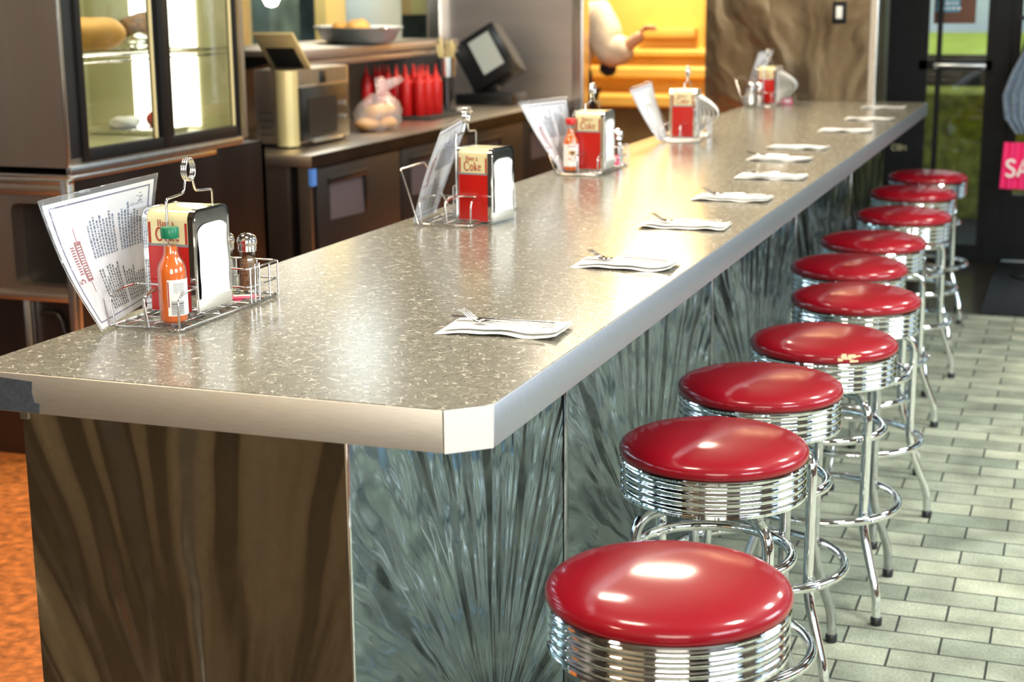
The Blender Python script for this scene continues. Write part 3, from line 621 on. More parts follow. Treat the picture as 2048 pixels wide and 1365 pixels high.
# ================================================================== WIRE RACKS
def rack(label, loc, rz, group):
    t = thing('condiment_rack', label, 'condiment rack', loc, rz, group); r = .0020; q = G()
    def T(pts, rad=.010, rr=r, cl=False): q.tube(fillet(pts, rad, 4, cl), rr, n=8, closed=cl)
    T([(-.075, -.178, .005), (.075, -.178, .005), (.075, .212, .005), (-.075, .212, .005)], .012, .0026, True)
    for x in (-.045, 0, .045): T([(x, -.178, .0085), (x, .212, .0085)])
    for y in (-.135, -.095, -.03, .04, .085, .15): T([(-.075, y, .0085), (.075, y, .0085)])
    for x0, x1 in ((-.072, -.004), (.004, .072)):    # two bottle hoops, each with two front legs
        T([(x0, -.176, .005), (x0-.004, -.184, .066), (x0, -.150, .074), (x0+.002, -.098, .075), (x1-.002, -.098, .075), (x1, -.150, .074), (x1+.004, -.184, .066), (x1, -.176, .005)], .014, .0022)
    obj('base_frame', q, 'wire_chrome', t, 60)
    q = G()
    for z in (.040, .078):
        T([(-.075, .090, z), (.075, .090, z), (.075, .212, z), (-.075, .212, z)], .012, .0020, True)
    for x, y in [(-.075, .212), (-.025, .212), (.025, .212), (.075, .212), (.075, .175), (-.075, .150), (-.075, .09), (.075, .095)]: T([(x, y, .005), (x, y, .078)])
    for y in (.112, .130): T([(.075, y, .005), (.077, y, .080), (.070, y+.012, .084), (.066, y+.018, .04)], .006)
    obj('shaker_basket', q, 'wire_chrome', t, 60)
    q = G()
    for s_ in (-1, 1):
        T([(0, s_*.086, .006), (0, s_*.086, .242), (0, s_*.022, .246), (0, s_*.013, .272)], .010, .0026)
    for k in range(3):
        x = (k-1)*.0046
        T([(x, .0175*cos(2*pi*i/24), .291+.0215*sin(2*pi*i/24)) for i in range(24)], .002, .0024, True)
    obj('handle', q, 'wire_chrome', t, 60)
    q = G(); T([(-.077, -.188, .006), (-.150, -.130, .150), (-.152, .060, .150), (-.078, .085, .006)], .008, .0026); T([(-.077, -.188, .006), (-.077, -.05, .006), (-.078, .085, .006)], .004, .0022)
    obj('menu_holder', q, 'wire_chrome', t, 60)
    return t
r1 = rack('chrome wire rack around the dispenser with the green-capped bottle', (-.825, .540, TOPZ), 0, 'wire condiment racks')
dup(r1, (-.800, 1.975, TOPZ), radians(2), 'empty chrome wire rack with its menu loop standing free of the dispenser')
dup(r1, (-.815, 3.245, TOPZ), 0, 'chrome wire rack holding the red-capped bottle')
dup(r1, (-.785, 4.560, TOPZ), radians(4), 'chrome wire rack under the dispenser with the half-round napkin fan')
dup(r1, (-.845, 6.72, TOPZ), radians(-5), 'chrome wire rack before the steel wall panel')

# ================================================================== MENUS in clear sleeves
def menu(label, BL, BR, TR, TL, bul, seed, group, full=True):
    BL, BR, TR, TL = map(Vector, (BL, BR, TR, TL)); t = thing('menu', label, 'menu', BL, 0, group)
    nrm = (BR-BL).cross(TL-BL).normalized()
    if nrm.dot(CAM_LOC-BL) < 0: nrm = -nrm
    def S(u, v, off=0): p = (BL*(1-u)+BR*u)*(1-v)+(TL*(1-u)+TR*u)*v-BL; return p+nrm*(off-bul*sin(pi*v)*(1-.3*u))
    def R(q, u0, u1, v0, v1, off, m=0, nu=1, nv=1): q.grid(lambda a, b: S(u0+(u1-u0)*a, v0+(v1-v0)*b, off), nu, nv, m)
    obj('sheet', G().grid(lambda a, b: S(a*.97+.015, b*.955+.01), 8, 14, 0, .0006), 'menu_paper', t, 60)
    q = G(); e = .0006
    for u0, u1, v0, v1 in [(.05, .95, .925, .936), (.05, .95, .05, .058), (.05, .062, .05, .936), (.938, .95, .05, .936)]: R(q, u0, u1, v0, v1, e, 0, 8, 14)
    obj('border', q, 'navy_ink', t, 60)
    if full:
        rnd = random.Random(seed); q = G(); c2 = G()
        for k in range(19):   # columns of tiny print running up the sheet
            u = .33+.031*k
            for lo, hi, g_ in ((.50+.0*k, .885-.010*abs(k-9), q), (.09, .46-.01*abs(k-5), c2)):
                if rnd.random() < .08: continue
                v = lo
                while v < hi-rnd.random()*.10:
                    l = rnd.uniform(.008, .028); R(g_, u, u+.015+.004*rnd.random(), v, min(v+l, hi), e); v += l+.006
        obj('small_print', q, 'blue_ink', t, 0); obj('price_list', c2, 'black_ink', t, 0)
        q = G(); R(q, .17, .235, .36, .66, e, 0, 1, 6); R(q, .198, .205, .27, .36, e, 0, 1, 2); R(q, .198, .205, .66, .76, e, 0, 1, 2)
        obj('logo_bar', q, 'dark_red_ink', t, 0)
        q = G()
        for k, c in enumerate('5 ...........'):
            v = .38+.02*k
            if c == '.': R(q, .12+.004*rnd.random(), .158, v, v+.011, e)
        letters(q, '5', .016, S(.135, .375, e), (S(.135, .5)-S(.135, .4)).normalized(), -(S(.3, .4)-S(.2, .4)).normalized(), .16)
        obj('logo_lettering', q, 'dark_red_ink', t, 0)
        q = G()
        for k in range(13): v = .38+.02*k; R(q, .182+.004*rnd.random(), .222, v, v+.010, e*1.6)
        obj('logo_bar_lettering', q, 'menu_paper', t, 0)
        q = G()
        for k in range(14): u, v = .74+rnd.random()*.13, .80+rnd.random()*.09; R(q, u, u+.03, v, v+.006, e)
        obj('drawing', q, 'grey_line', t, 0)
    s_ = obj('sleeve', G().grid(lambda a, b: S(a*1.02-.01, b*1.005, .0022+.0015*sin(6*a+9*b)*sin(11*b+2*a)), 24, 32, 0), 'sleeve_film', t, 60); s_['label'] = 'clear wrinkled plastic sleeve'
    q = G(); e2 = .0016
    q.tube([S(-.01, v/12, .001) for v in range(13)], .0011, n=6).tube([S(u/8, 1.005, .001) for u in range(9)], .0013, n=6).tube([S(1.01, v/12, .001) for v in range(13)], .0011, n=6)
    obj('sleeve_rim', q, 'shaker_glass', t, 60)
    return t
Z0 = TOPZ+.004
mg = 'menus in clear sleeves'
menu('upright menu with tiny print in a clear sleeve, beside the green-capped bottle', (-.893, .315, Z0), (-.962, .600, Z0+.006), (-.889, .524, 1.325), (-.972, .255, 1.300), .012, 1, mg)
menu('menu leaning in a clear sleeve behind the empty wire loop', (-.892, 1.793, Z0), (-.915, 2.01, Z0), (-.870, 2.20, 1.328), (-.822, 1.845, 1.305), .006, 2, mg)
menu('menu in a clear sleeve behind the bottle with the red cap', (-.871, 3.075, Z0), (-.872, 3.27, Z0), (-.888, 3.165, 1.31), (-1.005, 2.99, 1.301), .008, 3, mg)
menu('narrow white menu beside the dispenser with the half-round napkin fan', (-.858, 4.36, Z0), (-.850, 4.50, Z0), (-.955, 4.58, 1.292), (-.985, 4.33, 1.270), .008, 4, mg, False)
menu('menu leaning in a clear sleeve before the steel wall panel', (-.975, 6.67, Z0), (-.93, 6.80, Z0), (-.862, 6.95, 1.345), (-.925, 6.86, 1.338), .006, 5, mg)

# ================================================================== BOTTLES, SHAKERS, PACKETS
def sauce_bottle(label, loc, rz, green=True):
    t = thing('hot_sauce_bottle', label, 'hot sauce bottle', loc, rz, 'hot sauce bottles'); S_ = 1.0
    P = [(.001, 0), (.022, .0), (.0262, .003), (.0275, .010), (.0275, .098), (.0268, .108), (.0235, .118), (.0180, .127), (.0146, .135), (.0136, .142), (.0132, .165), (.0150, .166), (.0150, .170)]
    obj('glass', G().lathe(P, n=40), 'bottle_glass', t, 60)
    inn = [(.001, .003), (.020, .003), (.0250, .007), (.0260, .011), (.0260, .098), (.0252, .107), (.0220, .1165), (.0166, .126), (.0132, .134), (.0122, .142), (.0120, .150), (.001, .150)]
    obj('sauce', G().lathe(inn, n=40), 'hot_sauce', t, 60)
    q = G(); q.lathe([(.001, .1655), (.0165, .1655), (.0172, .168), (.0172, .184), (.0160, .1865), (.001, .187)], n=40)
    for k in range(30): a = 2*pi*k/30; q.box(-.0006, .0006, .0168, .0178, .169, .183).v[-8:] = [tuple(Matrix.Rotation(a, 4, 'Z') @ Vector(p)) for p in q.v[-8:]]
    obj('cap', q, 'green_cap' if green else 'red_cap', t, 40)
    def lab(a0, a1, z0, z1, off, m, name, par=t):
        q = G(); q.grid(lambda u, v: ((.0275+off)*cos(radians(a0+(a1-a0)*u)), (.0275+off)*sin(radians(a0+(a1-a0)*u)), z0+(z1-z0)*v), 16, 1); return obj(name, q, m, par, 60)
    if green:
        L_ = lab(-88, 60, .018, .088, .0004, 'white_plastic', 'label')
        lab(-86, -81, .035, .085, .0007, 'red_ink', 'label_edge_print', L_)
        q = G(); rnd = random.Random(8); z = .0200
        while z < .047:
            h = rnd.choice([.0004, .0007, .0014]); q.grid(lambda u, v: (.0283*cos(radians(-74+52*u)), .0283*sin(radians(-74+52*u)), z+h*v), 6, 1); z += h+rnd.choice([.0006, .0010])
        obj('barcode', q, 'black_ink', L_, 60); q = G()
        for k in range(9):
            a = -62+5*k; z = .082
            while z > .060+rnd.random()*.006:
                l = rnd.uniform(.001, .003); q.grid(lambda u, v: (.0283*cos(radians(a+2.4*u)), .0283*sin(radians(a+2.4*u)), z-l*v), 1, 1); z -= l+.0007
        obj('small_print', q, 'grey_line', L_, 0)
    else:
        L_ = lab(-160, 60, .020, .098, .0004, 'white_plastic', 'label'); q = G()
        C_ = lambda a, z, o_=.0008: ((.0275+o_)*cos(radians(a)), (.0275+o_)*sin(radians(a)), z)
        def disc(a0, z0, ra, rz_, m, nm, o_):
            q = G(); P_ = [C_(a0+ra*cos(2*pi*i/20), z0+rz_*sin(2*pi*i/20), o_) for i in range(20)]; q.add(P_, [tuple(range(20))]); obj(nm, q, m, L_, 0)
        disc(-78, .068, 30, .0125, 'bun', 'emblem_ring', .0009); disc(-78, .068, 17, .0075, 'brown_bread', 'emblem_disc', .0018); disc(-78, .046, 34, .006, 'hot_sauce', 'ribbon', .0009)
        q = G()
        for k in range(6):
            a = -112+12*k; q.add([C_(a, .085), C_(a+3, .085), C_(a+3, .095), C_(a, .095)], [(0, 1, 2, 3)]); q.add([C_(a, .089), C_(a+8, .089), C_(a+8, .092), C_(a, .092)], [(0, 1, 2, 3)])
        obj('label_print', q, 'red_ink', L_, 0)
    return t
sauce_bottle('orange hot sauce bottle with a green cap in the wire rack', (-.785, .398, TOPZ+.011), radians(8))
sauce_bottle('orange hot sauce bottle with a red cap in the wire rack', (-.852, 3.105, TOPZ+.011), radians(20), False)
def shaker(label, loc, what, group):
    t = thing('%s_shaker' % what, label, 'shaker', loc, radians(10), group); t.scale = (1.12, 1.12, 1.06)
    obj('glass', G().lathe([(.001, 0), (.0215, 0), (.0225, .004), (.0200, .035), (.0165, .070), (.0148, .084), (.0150, .087)], n=10), 'shaker_glass', t, 15)
    top = .076 if what == 'pepper' else .070
    obj(what, G().lathe([(.001, .008), (.0170, .008), (.0165, .035), (.0130, top-.006), (.001, top)], n=16), what, t, 60)
    obj('lid', G().lathe([(.0152, .083), (.0178, .085), (.0168, .089), (.0178, .092), (.0168, .095), (.0186, .099), (.0192, .106), (.0165, .114), (.0100, .119), (.001, .1205)], n=32), 'chrome', t, 50)
    return t
BZ = TOPZ+.011
shaker('glass pepper shaker with chrome lid in the basket of the rack with green-capped bottle', (-.803, .720, BZ), 'pepper', 'shakers')
shaker('glass salt shaker with chrome lid beside the pepper shaker', (-.858, .722, BZ), 'salt', 'shakers')
shaker('glass pepper shaker in the basket behind the dispenser with red-capped bottle', (-.768, 3.405, BZ), 'pepper', 'shakers')
shaker('glass salt shaker in the basket behind the dispenser with red-capped bottle', (-.810, 3.435, BZ), 'salt', 'shakers')
shaker('glass salt shaker at the rack before the steel wall panel', (-.905, 6.56, BZ), 'salt', 'shakers')
shaker('glass pepper shaker at the rack before the steel wall panel', (-.862, 6.565, BZ), 'pepper', 'shakers')
def packet(label, loc, rz, tilt=0):
    t = thing('sugar_packet', label, 'sugar packet', loc, rz, 'pink sugar packets'); t.rotation_euler = (tilt, 0, rz)
    obj('sachet', G().grid(lambda u, v: ((u-.5)*.058, (v-.5)*.036, .0022*sin(pi*u)*sin(pi*v)), 8, 6, 0, .0014), 'pink_paper', t, 60)
    obj('white_panel', G().grid(lambda u, v: ((u-.5)*.036, (v-.5)*.018, .0026*sin(pi*(u*.62+.19))*sin(pi*(v*.5+.25))+.0004), 8, 6, 0), 'paper_white', t, 60)
packet('pink sugar packet lying uppermost in front of the pepper shaker', (-.783, .658, TOPZ+.0150), .5); packet('pink sugar packet lying under another in front of the pepper shaker', (-.806, .648, TOPZ+.0115), .1)
packet('pink sugar packet standing in the basket of the rack with red-capped bottle', (-.775, 3.352, TOPZ+.030), .2, 1.2)
packet('pink sugar packet lying in the basket of the rack with red-capped bottle', (-.77, 3.365, TOPZ+.013), 0)
packet('pink sugar packet beside the crumpled napkin fan', (-.745, 6.80, TOPZ+.018), .4, 1.0)

# ================================================================== BEHIND THE COUNTER
# glass-door display refrigerator on its equipment stand
FX = -2.49
o = thing('display_refrigerator', 'stainless refrigerator with lit glass sliding doors standing on a steel stand', 'refrigerator', (FX, 2.45, 1.085))
y1 = 1.27; top = 1.0; dp = .78
g = G().box(-dp, 0, 0, .02, 0, top).box(-dp, 0, y1-.03, y1, 0, top).box(-dp, -dp+.02, .02, y1-.03, 0, top).box(-dp, 0, .02, y1-.03, 0, .03).box(-dp, 0, .02, y1-.03, top-.06, top)
obj('jamb', G().box(-.03, .001, .02, .10, .03, top-.06), 'dark_steel', o, 0)
obj('cabinet', g, 'brushed_steel', o, 0)
obj('edge_trim', G().box(-.004, .004, -.004, .008, 0, top, b=.002), 'bright_steel', o)
obj('bottom_rail', G().box(-.01, .012, .0, y1-.06, -.022, .006, b=.003), 'steel_side', o)
obj('door_frame', G().box(-.02, .012, .085, .118, .012, top-.06, b=.003).box(-.02, .012, 1.165, 1.20, .012, top-.06, b=.003).box(-.02, .012, .118, 1.165, .012, .058, b=.003), 'black_frame', o)
for y0, yb in ((.118, .60), (.66, 1.165)):
    d = obj('sliding_door', G().box(-.018, .004, yb-.03 if y0 < .5 else y0-.0, (yb+.0 if y0 < .5 else y0+.035), .058, top-.06, b=.003), 'black_frame', o)
    obj('glass', G().box(-.010, -.006, y0, yb, .058, top-.06), 'window_glass', d, 0)
    obj('edge_strip', G().box(-.004, .006, (yb-.036 if y0 < .5 else yb-.012), (yb-.028 if y0 < .5 else yb-.004), .058, top-.06), 'cream_paint', d, 0)
obj('middle_post', G().box(-.02, .014, .60, .66, .012, top-.06, b=.003), 'black_frame', o)
obj('lining', G().box(-dp+.03, -.03, .025, .03, .031, top-.062).box(-dp+.03, -.03, y1-.04, y1-.035, .031, top-.062).box(-dp+.022, -dp+.03, .03, y1-.035, .031, top-.062).box(-dp+.03, -.03, .03, y1-.035, .0305, .036), 'fridge_inner', o, 0)
for za, zb in ((.045, .350), (.372, .90)):
    obj('light_panel', G().box(-.52, -.20, y1-.052, y1-.041, za, zb, b=.004), 'lit_panel', o)
q = G()
for i in range(20): y = .035+i*.062; q.tube([(-dp+.05, y, .375), (-.06, y, .375)], .0022, n=6)
q.tube([(-.06, .032, .375), (-.06, y1-.04, .375)], .005, n=8).tube([(-.06, .032, .352), (-.06, y1-.04, .352)], .004, n=8).tube([(-.4, .032, .372), (-.4, y1-.04, .372)], .004, n=8)
obj('wire_shelf', q, 'wire_chrome', o)
q = G(); q.tube([(-.35, 1.12, .36), (-.35, 1.12, .90)], .008, n=8).tube([(-.35, 1.12, .18), (-.35, 1.12, .36)], .004, n=8)
for y in (.22, .50, .80): q.box(-dp+.032, -dp+.040, y, y+.05, .04, .92)
obj('shelf_pilaster', q, 'black_frame', o)
fz = 1.085
def blob(name, label, cat, c, r, m, sc=(1, 1, 1), amp=.12, fr=3.0, group=None, seed=0):
    q = G(); q.lathe([(max(sin(pi*i/14), 1e-3), -cos(pi*i/14)) for i in range(15)], n=24)
    rnd = random.Random(seed); a, b, d = [rnd.uniform(0, 6) for _ in range(3)]
    q.v = [(x*r*sc[0]*(1+amp*sin(fr*y+a+2*z)), y*r*sc[1]*(1+amp*sin(fr*z+b+x*2)), z*r*sc[2]*(1+amp*sin(fr*x+d+y*2))) for x, y, z in q.v]
    lo = min(p[2] for p in q.v); o = obj(name, q, m, None, 60, (c[0], c[1], c[2]-lo)); return tag(o, label, cat, group)
blob('wrapped_loaf', 'yellowish wrapped loaf on the refrigerator shelf near the steel side', 'bread', (FX-.36, 3.16, fz+.380), .13, 'bun', (.9, 1.1, .55), .12, 3, None, 1)
blob('dark_loaf', 'dark brown crusty loaf on the refrigerator shelf', 'bread', (FX-.36, 3.50, fz+.380), .105, 'brown_bread', (.9, 1.0, .65), .1, 4, None, 2)
blob('foil_parcel', 'crumpled foil parcel between the loaves on the refrigerator shelf', 'foil parcel', (FX-.26, 3.35, fz+.380), .07, 'foil', (.9, 1.0, .4), .2, 6, None, 3)
q = G().box(-.16, .16, -.13, .13, 0, .022, b=.008); tag(obj('food_tray', q, 'foil', None, 40, (FX-.34, 3.42, fz+.0365)), 'shallow foil tray on the refrigerator floor', 'tray')
blob('tomato', 'red tomato on the foil tray inside the refrigerator', 'tomato', (FX-.30, 3.49, fz+.050), .042, 'red_plastic', (1, 1, .85), .03, 3, None, 4)
blob('cheese_wrap', 'white wrapped package on the foil tray inside the refrigerator', 'food package', (FX-.38, 3.38, fz+.050), .06, 'paper_white', (1, 1.1, .5), .12, 4, None, 5)
# steel stand under it
o = thing('equipment_stand', 'stainless steel stand with a dark rounded recess under the display refrigerator', 'equipment stand', (FX, 2.44, 0))
g = G().box(-.03, 0, .03, 1.42, 0, 1.045).box(-.8, 0, .03, 1.40, 1.045, 1.060).box(-.8, 0, 1.39, 1.42, 0, 1.045)
obj('front_panel', g, 'dark_steel', o, 0)
obj('top_rim', G().box(-.8, .006, .0, .03, 1.028, 1.048, b=.004).box(-.8, .004, .004, .026, 1.050, 1.061, b=.003).box(-.02, .012, .02, 1.0, 1.040, 1.058, b=.004), 'bright_steel', o)
obj('apron', G().box(-.8, -.01, .008, .03, .985, 1.028, b=.01), 'brushed_steel', o)
q = G(); ro = []
def rr(x0, x1, z0, z1, r, n=6):
    p = []
    for cx, cz, a0 in ((x1-r, z1-r, 0), (x0+r, z1-r, 90), (x0+r, z0+r, 180), (x1-r, z0+r, 270)):
        for i in range(n+1): a = radians(a0+90*i/n); p.append((cx+r*cos(a), cz+r*sin(a)))
    return p
A_ = rr(-.272, .02, .652, .952, .035); B_ = [(-.8, .98), (-.8, .6)]
I_ = rr(-.272, -.03, .652, .952, .03); O_ = rr(-.80, -.010, .61, .985, .001); n = len(I_)
q.add([(x, .03, z) for x, z in I_]+[(x, .03, z) for x, z in O_]+[(x, .10, z) for x, z in I_], [(i, (i+1) % n, n+(i+1) % n, n+i) for i in range(n)]+[(i, (i+1) % n, 2*n+(i+1) % n, 2*n+i) for i in range(n)])
obj('recess_frame', q, 'brushed_steel', o, 40)
obj('recess_box', G().box(-.78, -.02, .10, .5, .62, .98), 'cavity_black', o, 0)
obj('shelf_bar', G().box(-.8, -.005, .01, .04, .600, .632, b=.006), 'brushed_steel', o)
obj('lower_panel', G().box(-.8, -.005, .05, .07, 0, .60), 'dark_steel', o, 0)
obj('post', G().box(-.032, .003, -.002, .035, 0, 1.045, b=.006).box(-.245, -.215, .02, .05, 0, .60, b=.006), 'bright_steel', o)
q = G(); q.tube(fillet([(-.19, .045, .55), (-.10, .035, .56), (-.06, .03, .42), (-.10, .035, .25), (-.09, .04, .02)], .06, 6), .008, n=8)
obj('cable', q, 'black_plastic', o, 60)

# under-counter refrigerator with a worktop
PZ = .948
o = thing('prep_counter', 'dark under-counter refrigerator with steel worktop along the wall', 'prep counter', (FX, 4.30, 0))
L_ = 3.94
obj('worktop', G().box(-.95, -.002, .002, L_, PZ-.055, PZ, b=.0015), 'brushed_steel', o); obj('front_edge', G().box(-.002, .002, 0, L_, PZ-.055, PZ-.001), 'dark_steel', o, 0)
obj('cabinet', G().box(-.93, -.02, .03, L_-.02, .08, PZ-.055), 'dark_steel', o, 0)
obj('pillar', G().box(-.45, -.14, .012, .03, 0, PZ-.055).box(-.08, -.018, .010, .03, 0, PZ-.055), 'brushed_steel', o)
for k in range(4):
    ya = .06+k*.965; d = obj('door', G().box(-.022, -.004, ya, ya+.94, .12, PZ-.07, b=.003), 'black_panel', o)
    obj('recessed_handle', G().prism([(ya+.12, .625), (ya+.50, .615), (ya+.47, .80), (ya+.12, .80)], 0, -.0042, -.0032), 'handle_grey', d, 0)
    obj('handle_hood', G().box(-.004, .008, ya+.10, ya+.52, .80, .83, b=.003).box(-.004, .006, ya+.50, ya+.525, .62, .82, b=.002), 'black_plastic', d)
t_ = obj('tape_label', G().box(-.022, -.0025, .004, .045, .805, .885), 'blue_tape', o, 0); t_['label'] = 'small bright blue tape label'
q = G()
for y in (.95, 1.55, 2.3): q.box(-.0005, .0015, y, y+.02, PZ-.03, PZ)
obj('edge_marks', q, 'bright_steel', o, 0)

# countertop warmer with its lid up
o = thing('food_warmer', 'boxy stainless food warmer with a black window door and open lid', 'food warmer', (-2.72, 4.585, PZ))
g = G().box(-.215, 0, .0, .60, .02, .375, b=.006); obj('body', g, 'brushed_steel', o)
obj('front_corner', G().lathe([(.055, .012), (.055, .372)], (-.045, .01, 0), 24), 'cream_steel', o)  # yellow colour stands in for the reflection on the rounded steel corner
obj('door_frame', G().box(0, .025, .03, .55, .03, .29, b=.005), 'black_plastic', o)
obj('door_window', G().box(.0255, .0275, .09, .40, .055, .235), 'cavity_black', o, 0)
obj('door_ledge', G().box(.02, .05, .10, .42, .022, .040, b=.004), 'steel_side', o)
obj('control_panel', G().box(0, .004, .03, .57, .30, .37), 'steel_side', o, 0)
obj('control_switch', G().box(.004, .010, .27, .33, .30, .36, b=.002), 'black_plastic', o)
for z in (.12, .19): obj('knob', G().lathe([(.001, .0), (.014, .0), (.012, .012), (.001, .012)], n=16).xf(Matrix.Translation((.0275, .49, z)) @ Matrix.Rotation(pi/2, 4, 'Y')), 'bright_steel', o)
q = G()
for k in range(4):
    q.box(-.19, -.11, -.002, .0, .06+.035*k, .072+.035*k)
obj('vent_slots', q, 'bright_steel', o, 0)
g = G().box(-.30, .02, .0, .28, -.008, .008, b=.004); M_ = Matrix.Translation((-.03, .10, .385)) @ Matrix.Rotation(radians(-8), 4, 'Z') @ Matrix.Rotation(radians(68), 4, 'X')
LT = Matrix.Translation((.01, .17, .375)) @ Matrix.Rotation(radians(136), 4, 'X')
lid = obj('lid', G().box(-.215, .0, 0, .25, -.008, .008, b=.004).xf(LT), 'cream_steel', o)
obj('lid_window', G().box(-.185, -.03, .015, .155, .0082, .0100).xf(LT), 'cavity_black', lid, 0)
for z in (.0,): obj('foot', G().box(-.20, -.02, .02, .58, 0, .02), 'black_plastic', o, 0)

# bag of buns
q = G(); q.lathe([(.001, .0), (.12, .005), (.155, .05), (.15, .10), (.12, .15), (.07, .19), (.03, .21), (.06, .26), (.09, .31), (.10, .34)], n=28, close=False)
q.v = [(x*.8*(1+.1*sin(5*y*8+z*30)), y*1.15*(1+.1*sin(z*40+x*20)), z*(1+.06*sin(9*x*6+7*y*3))) for x, y, z in q.v]
q.v = [(x, y+(.9*(z-.15) if z > .15 else 0), z if z < .2 else .2+(z-.2)*.5) for x, y, z in q.v]
tag(obj('bread_bag', q, 'bag_film', None, 60, (-2.76, 5.62, PZ+.001)), 'clear plastic bag of orange buns beside the food warmer', 'bag')
for k, (x, y, z) in enumerate([(-.03, -.08, 0), (.02, .06, 0), (-.055, .01, .0), (-.01, -.01, .066), (0, .08, .07)]):
    blob('bun', 'golden orange bun inside the clear plastic bag', 'bun', (-2.76+x, 5.62+y, PZ+.006+z), .062, 'bun', (1, 1.1, .58), .05, 3, 'buns in the plastic bag', 10+k)
# ketchup bottles on a black tray
tag(obj('rubber_tray', G().box(-.24, .24, -.30, .30, 0, .014, b=.004), 'black_rubber', None, 40, (-2.98, 6.62, PZ)), 'black rubber tray under the red squeeze bottles', 'tray')
def squeeze(loc, label):
    t = thing('ketchup_bottle', label, 'squeeze bottle', loc, 0, 'red squeeze bottles on the tray')
    obj('body', G().lathe([(.001, 0), (.033, 0), (.037, .005), (.037, .19), (.033, .205), (.024, .211), (.001, .211)], n=20), 'red_plastic', t, 50)
    obj('nozzle_cap', G().lathe([(.027, .205), (.028, .224), (.014, .238), (.007, .272), (.003, .298), (.001, .298)], n=16), 'red_plastic', t, 50); return t
bt = None; n_ = 0
for r_ in range(3):
    for c_ in range(5):
        x = -3.21+.078*c_+.020*r_; y = 6.44+.082*r_+.030*c_*(.6) 
        loc = (x, y+.05*(c_ == 2), PZ+.0145 + 0)
        lb = 'red ketchup squeeze bottle in the cluster on the black rubber tray'
        bt = squeeze(loc, lb) if bt is None else bt
        if n_: dup(bt, loc, 0, lb)
        n_ += 1
for k, (x, y) in enumerate([(-3.03, 6.55), (-2.99, 6.60)]): pass
o = thing('utensil_canister', 'small steel canister of cream handled utensils behind the red bottles', 'canister', (-2.93, 7.02, PZ))
obj('stand', G().lathe([(.07, 0), (.07, .012), (.02, .02), (.02, .22)], n=20), 'dark_steel', o)
obj('canister', G().lathe([(.001, .22), (.055, .22), (.058, .34), (.052, .34), (.05, .23), (.001, .23)], n=24), 'bright_steel', o, 40)
q = G()
for k in range(5): a = k*1.3; q.tube([(.02*cos(a), .02*sin(a), .24), (.06*cos(a), .06*sin(a), .42+.02*(k % 3))], .011, n=8)
obj('handles', q, 'cream_steel', o, 60)
tag(obj('paper_strip', G().box(-.03, .03, -.04, .04, 0, .03, b=.003), 'paper_white', None, 40, (-2.80, 6.98, PZ)), 'small white paper pad beside the red squeeze bottles', 'paper pad')
# serving shelf at the hatch, tray of bread
o = thing('serving_shelf', 'steel serving shelf with a rolled front edge at the kitchen hatch', 'shelf', (-3.0, 5.10, 1.375))
obj('shelf_board', G().box(-.75, 0, 0, 2.3, -.012, .018, b=.004), 'brushed_steel', o)
obj('rolled_edge', G().box(-.02, .012, 0, 2.3, -.035, .018, b=.012).box(-.03, .002, 0, 2.3, -.075, -.040, b=.010), 'pinkish_steel', o)
for y in (.2, 2.1): obj('bracket', G().prism([(-.42, -.10), (-.05, -.012), (-.42, -.012)], 1, y, y+.02), 'dark_steel', o, 0)
o = thing('serving_pan', 'shiny oval steel pan of orange food on the serving shelf', 'pan', (-3.25, 6.42, 1.3935), radians(40))
pf = [(.001, 0), (.20, 0), (.26, .012), (.30, .055), (.315, .060), (.318, .064), (.30, .062), (.255, .020), (.001, .012)]
obj('pan_body', G().lathe([(r*1.75, z*1.5) for r, z in pf], n=40, sx=.42), 'pan_white', o, 50)
q = G(); q.tube(fillet([(0, -.54, .09), (-.03, -.60, .096), (.03, -.60, .096), (.0, -.54, .09)], .02), .007, n=8); obj('pan_handle', q, 'wire_chrome', o)
for k, (x, y, r_) in enumerate([(-.02, -.12, .065), (.0, .05, .06), (.02, .17, .055), (-.02, .32, .055)]):
    a = radians(40); blob('fried_roll', 'golden fried roll heaped in the oval steel pan', 'bread roll', (-3.25+x*cos(a)-y*sin(a), 6.42+x*sin(a)+y*cos(a), 1.435), r_, 'bun', (1, 1.2, .75), .08, 4, 'fried rolls in the pan', 30+k)
# till screen
o = t_reg = thing('register_terminal', 'black cash register touchscreen with a pale grey display at the worktop end', 'cash register', (-2.93, 7.78, PZ), 0)
obj('base', G().box(-.16, .18, -.13, .13, 0, .07, b=.012), 'black_plastic', o); obj('stem', G().box(-.05, .05, -.02, .05, .06, .2, b=.01), 'black_plastic', o)
T_ = Matrix.Translation((-.02, -.02, .27)) @ Matrix.Rotation(radians(-32), 4, 'Y') @ Matrix.Rotation(radians(-12), 4, 'X')
hd = obj('housing', G().box(-.15, .15, -.02, .14, -.16, .17, b=.02).xf(T_), 'black_plastic', o)
t_reg.scale = (1.2, 1.2, 1.12)
obj('display', G().box(-.04, .10, -.0225, -.0205, -.095, .125).xf(T_), 'screen_grey', hd, 0)
tag(obj('receipt_printer', G().box(-.12, .10, -.14, .14, 0, .17, b=.02), 'black_plastic', None, 40, (-3.27, 7.58, PZ)), 'black boxy receipt printer between the squeeze bottles and the till screen', 'printer')
pr = bpy.data.objects['receipt_printer']
for p_ in [(-3.285+3.27+.005, -.142, .10), (-.01, -.142, -.0+.03)]: obj('indicator_light', G().ball(p_, .007, n=10), 'led_green', pr, 60)
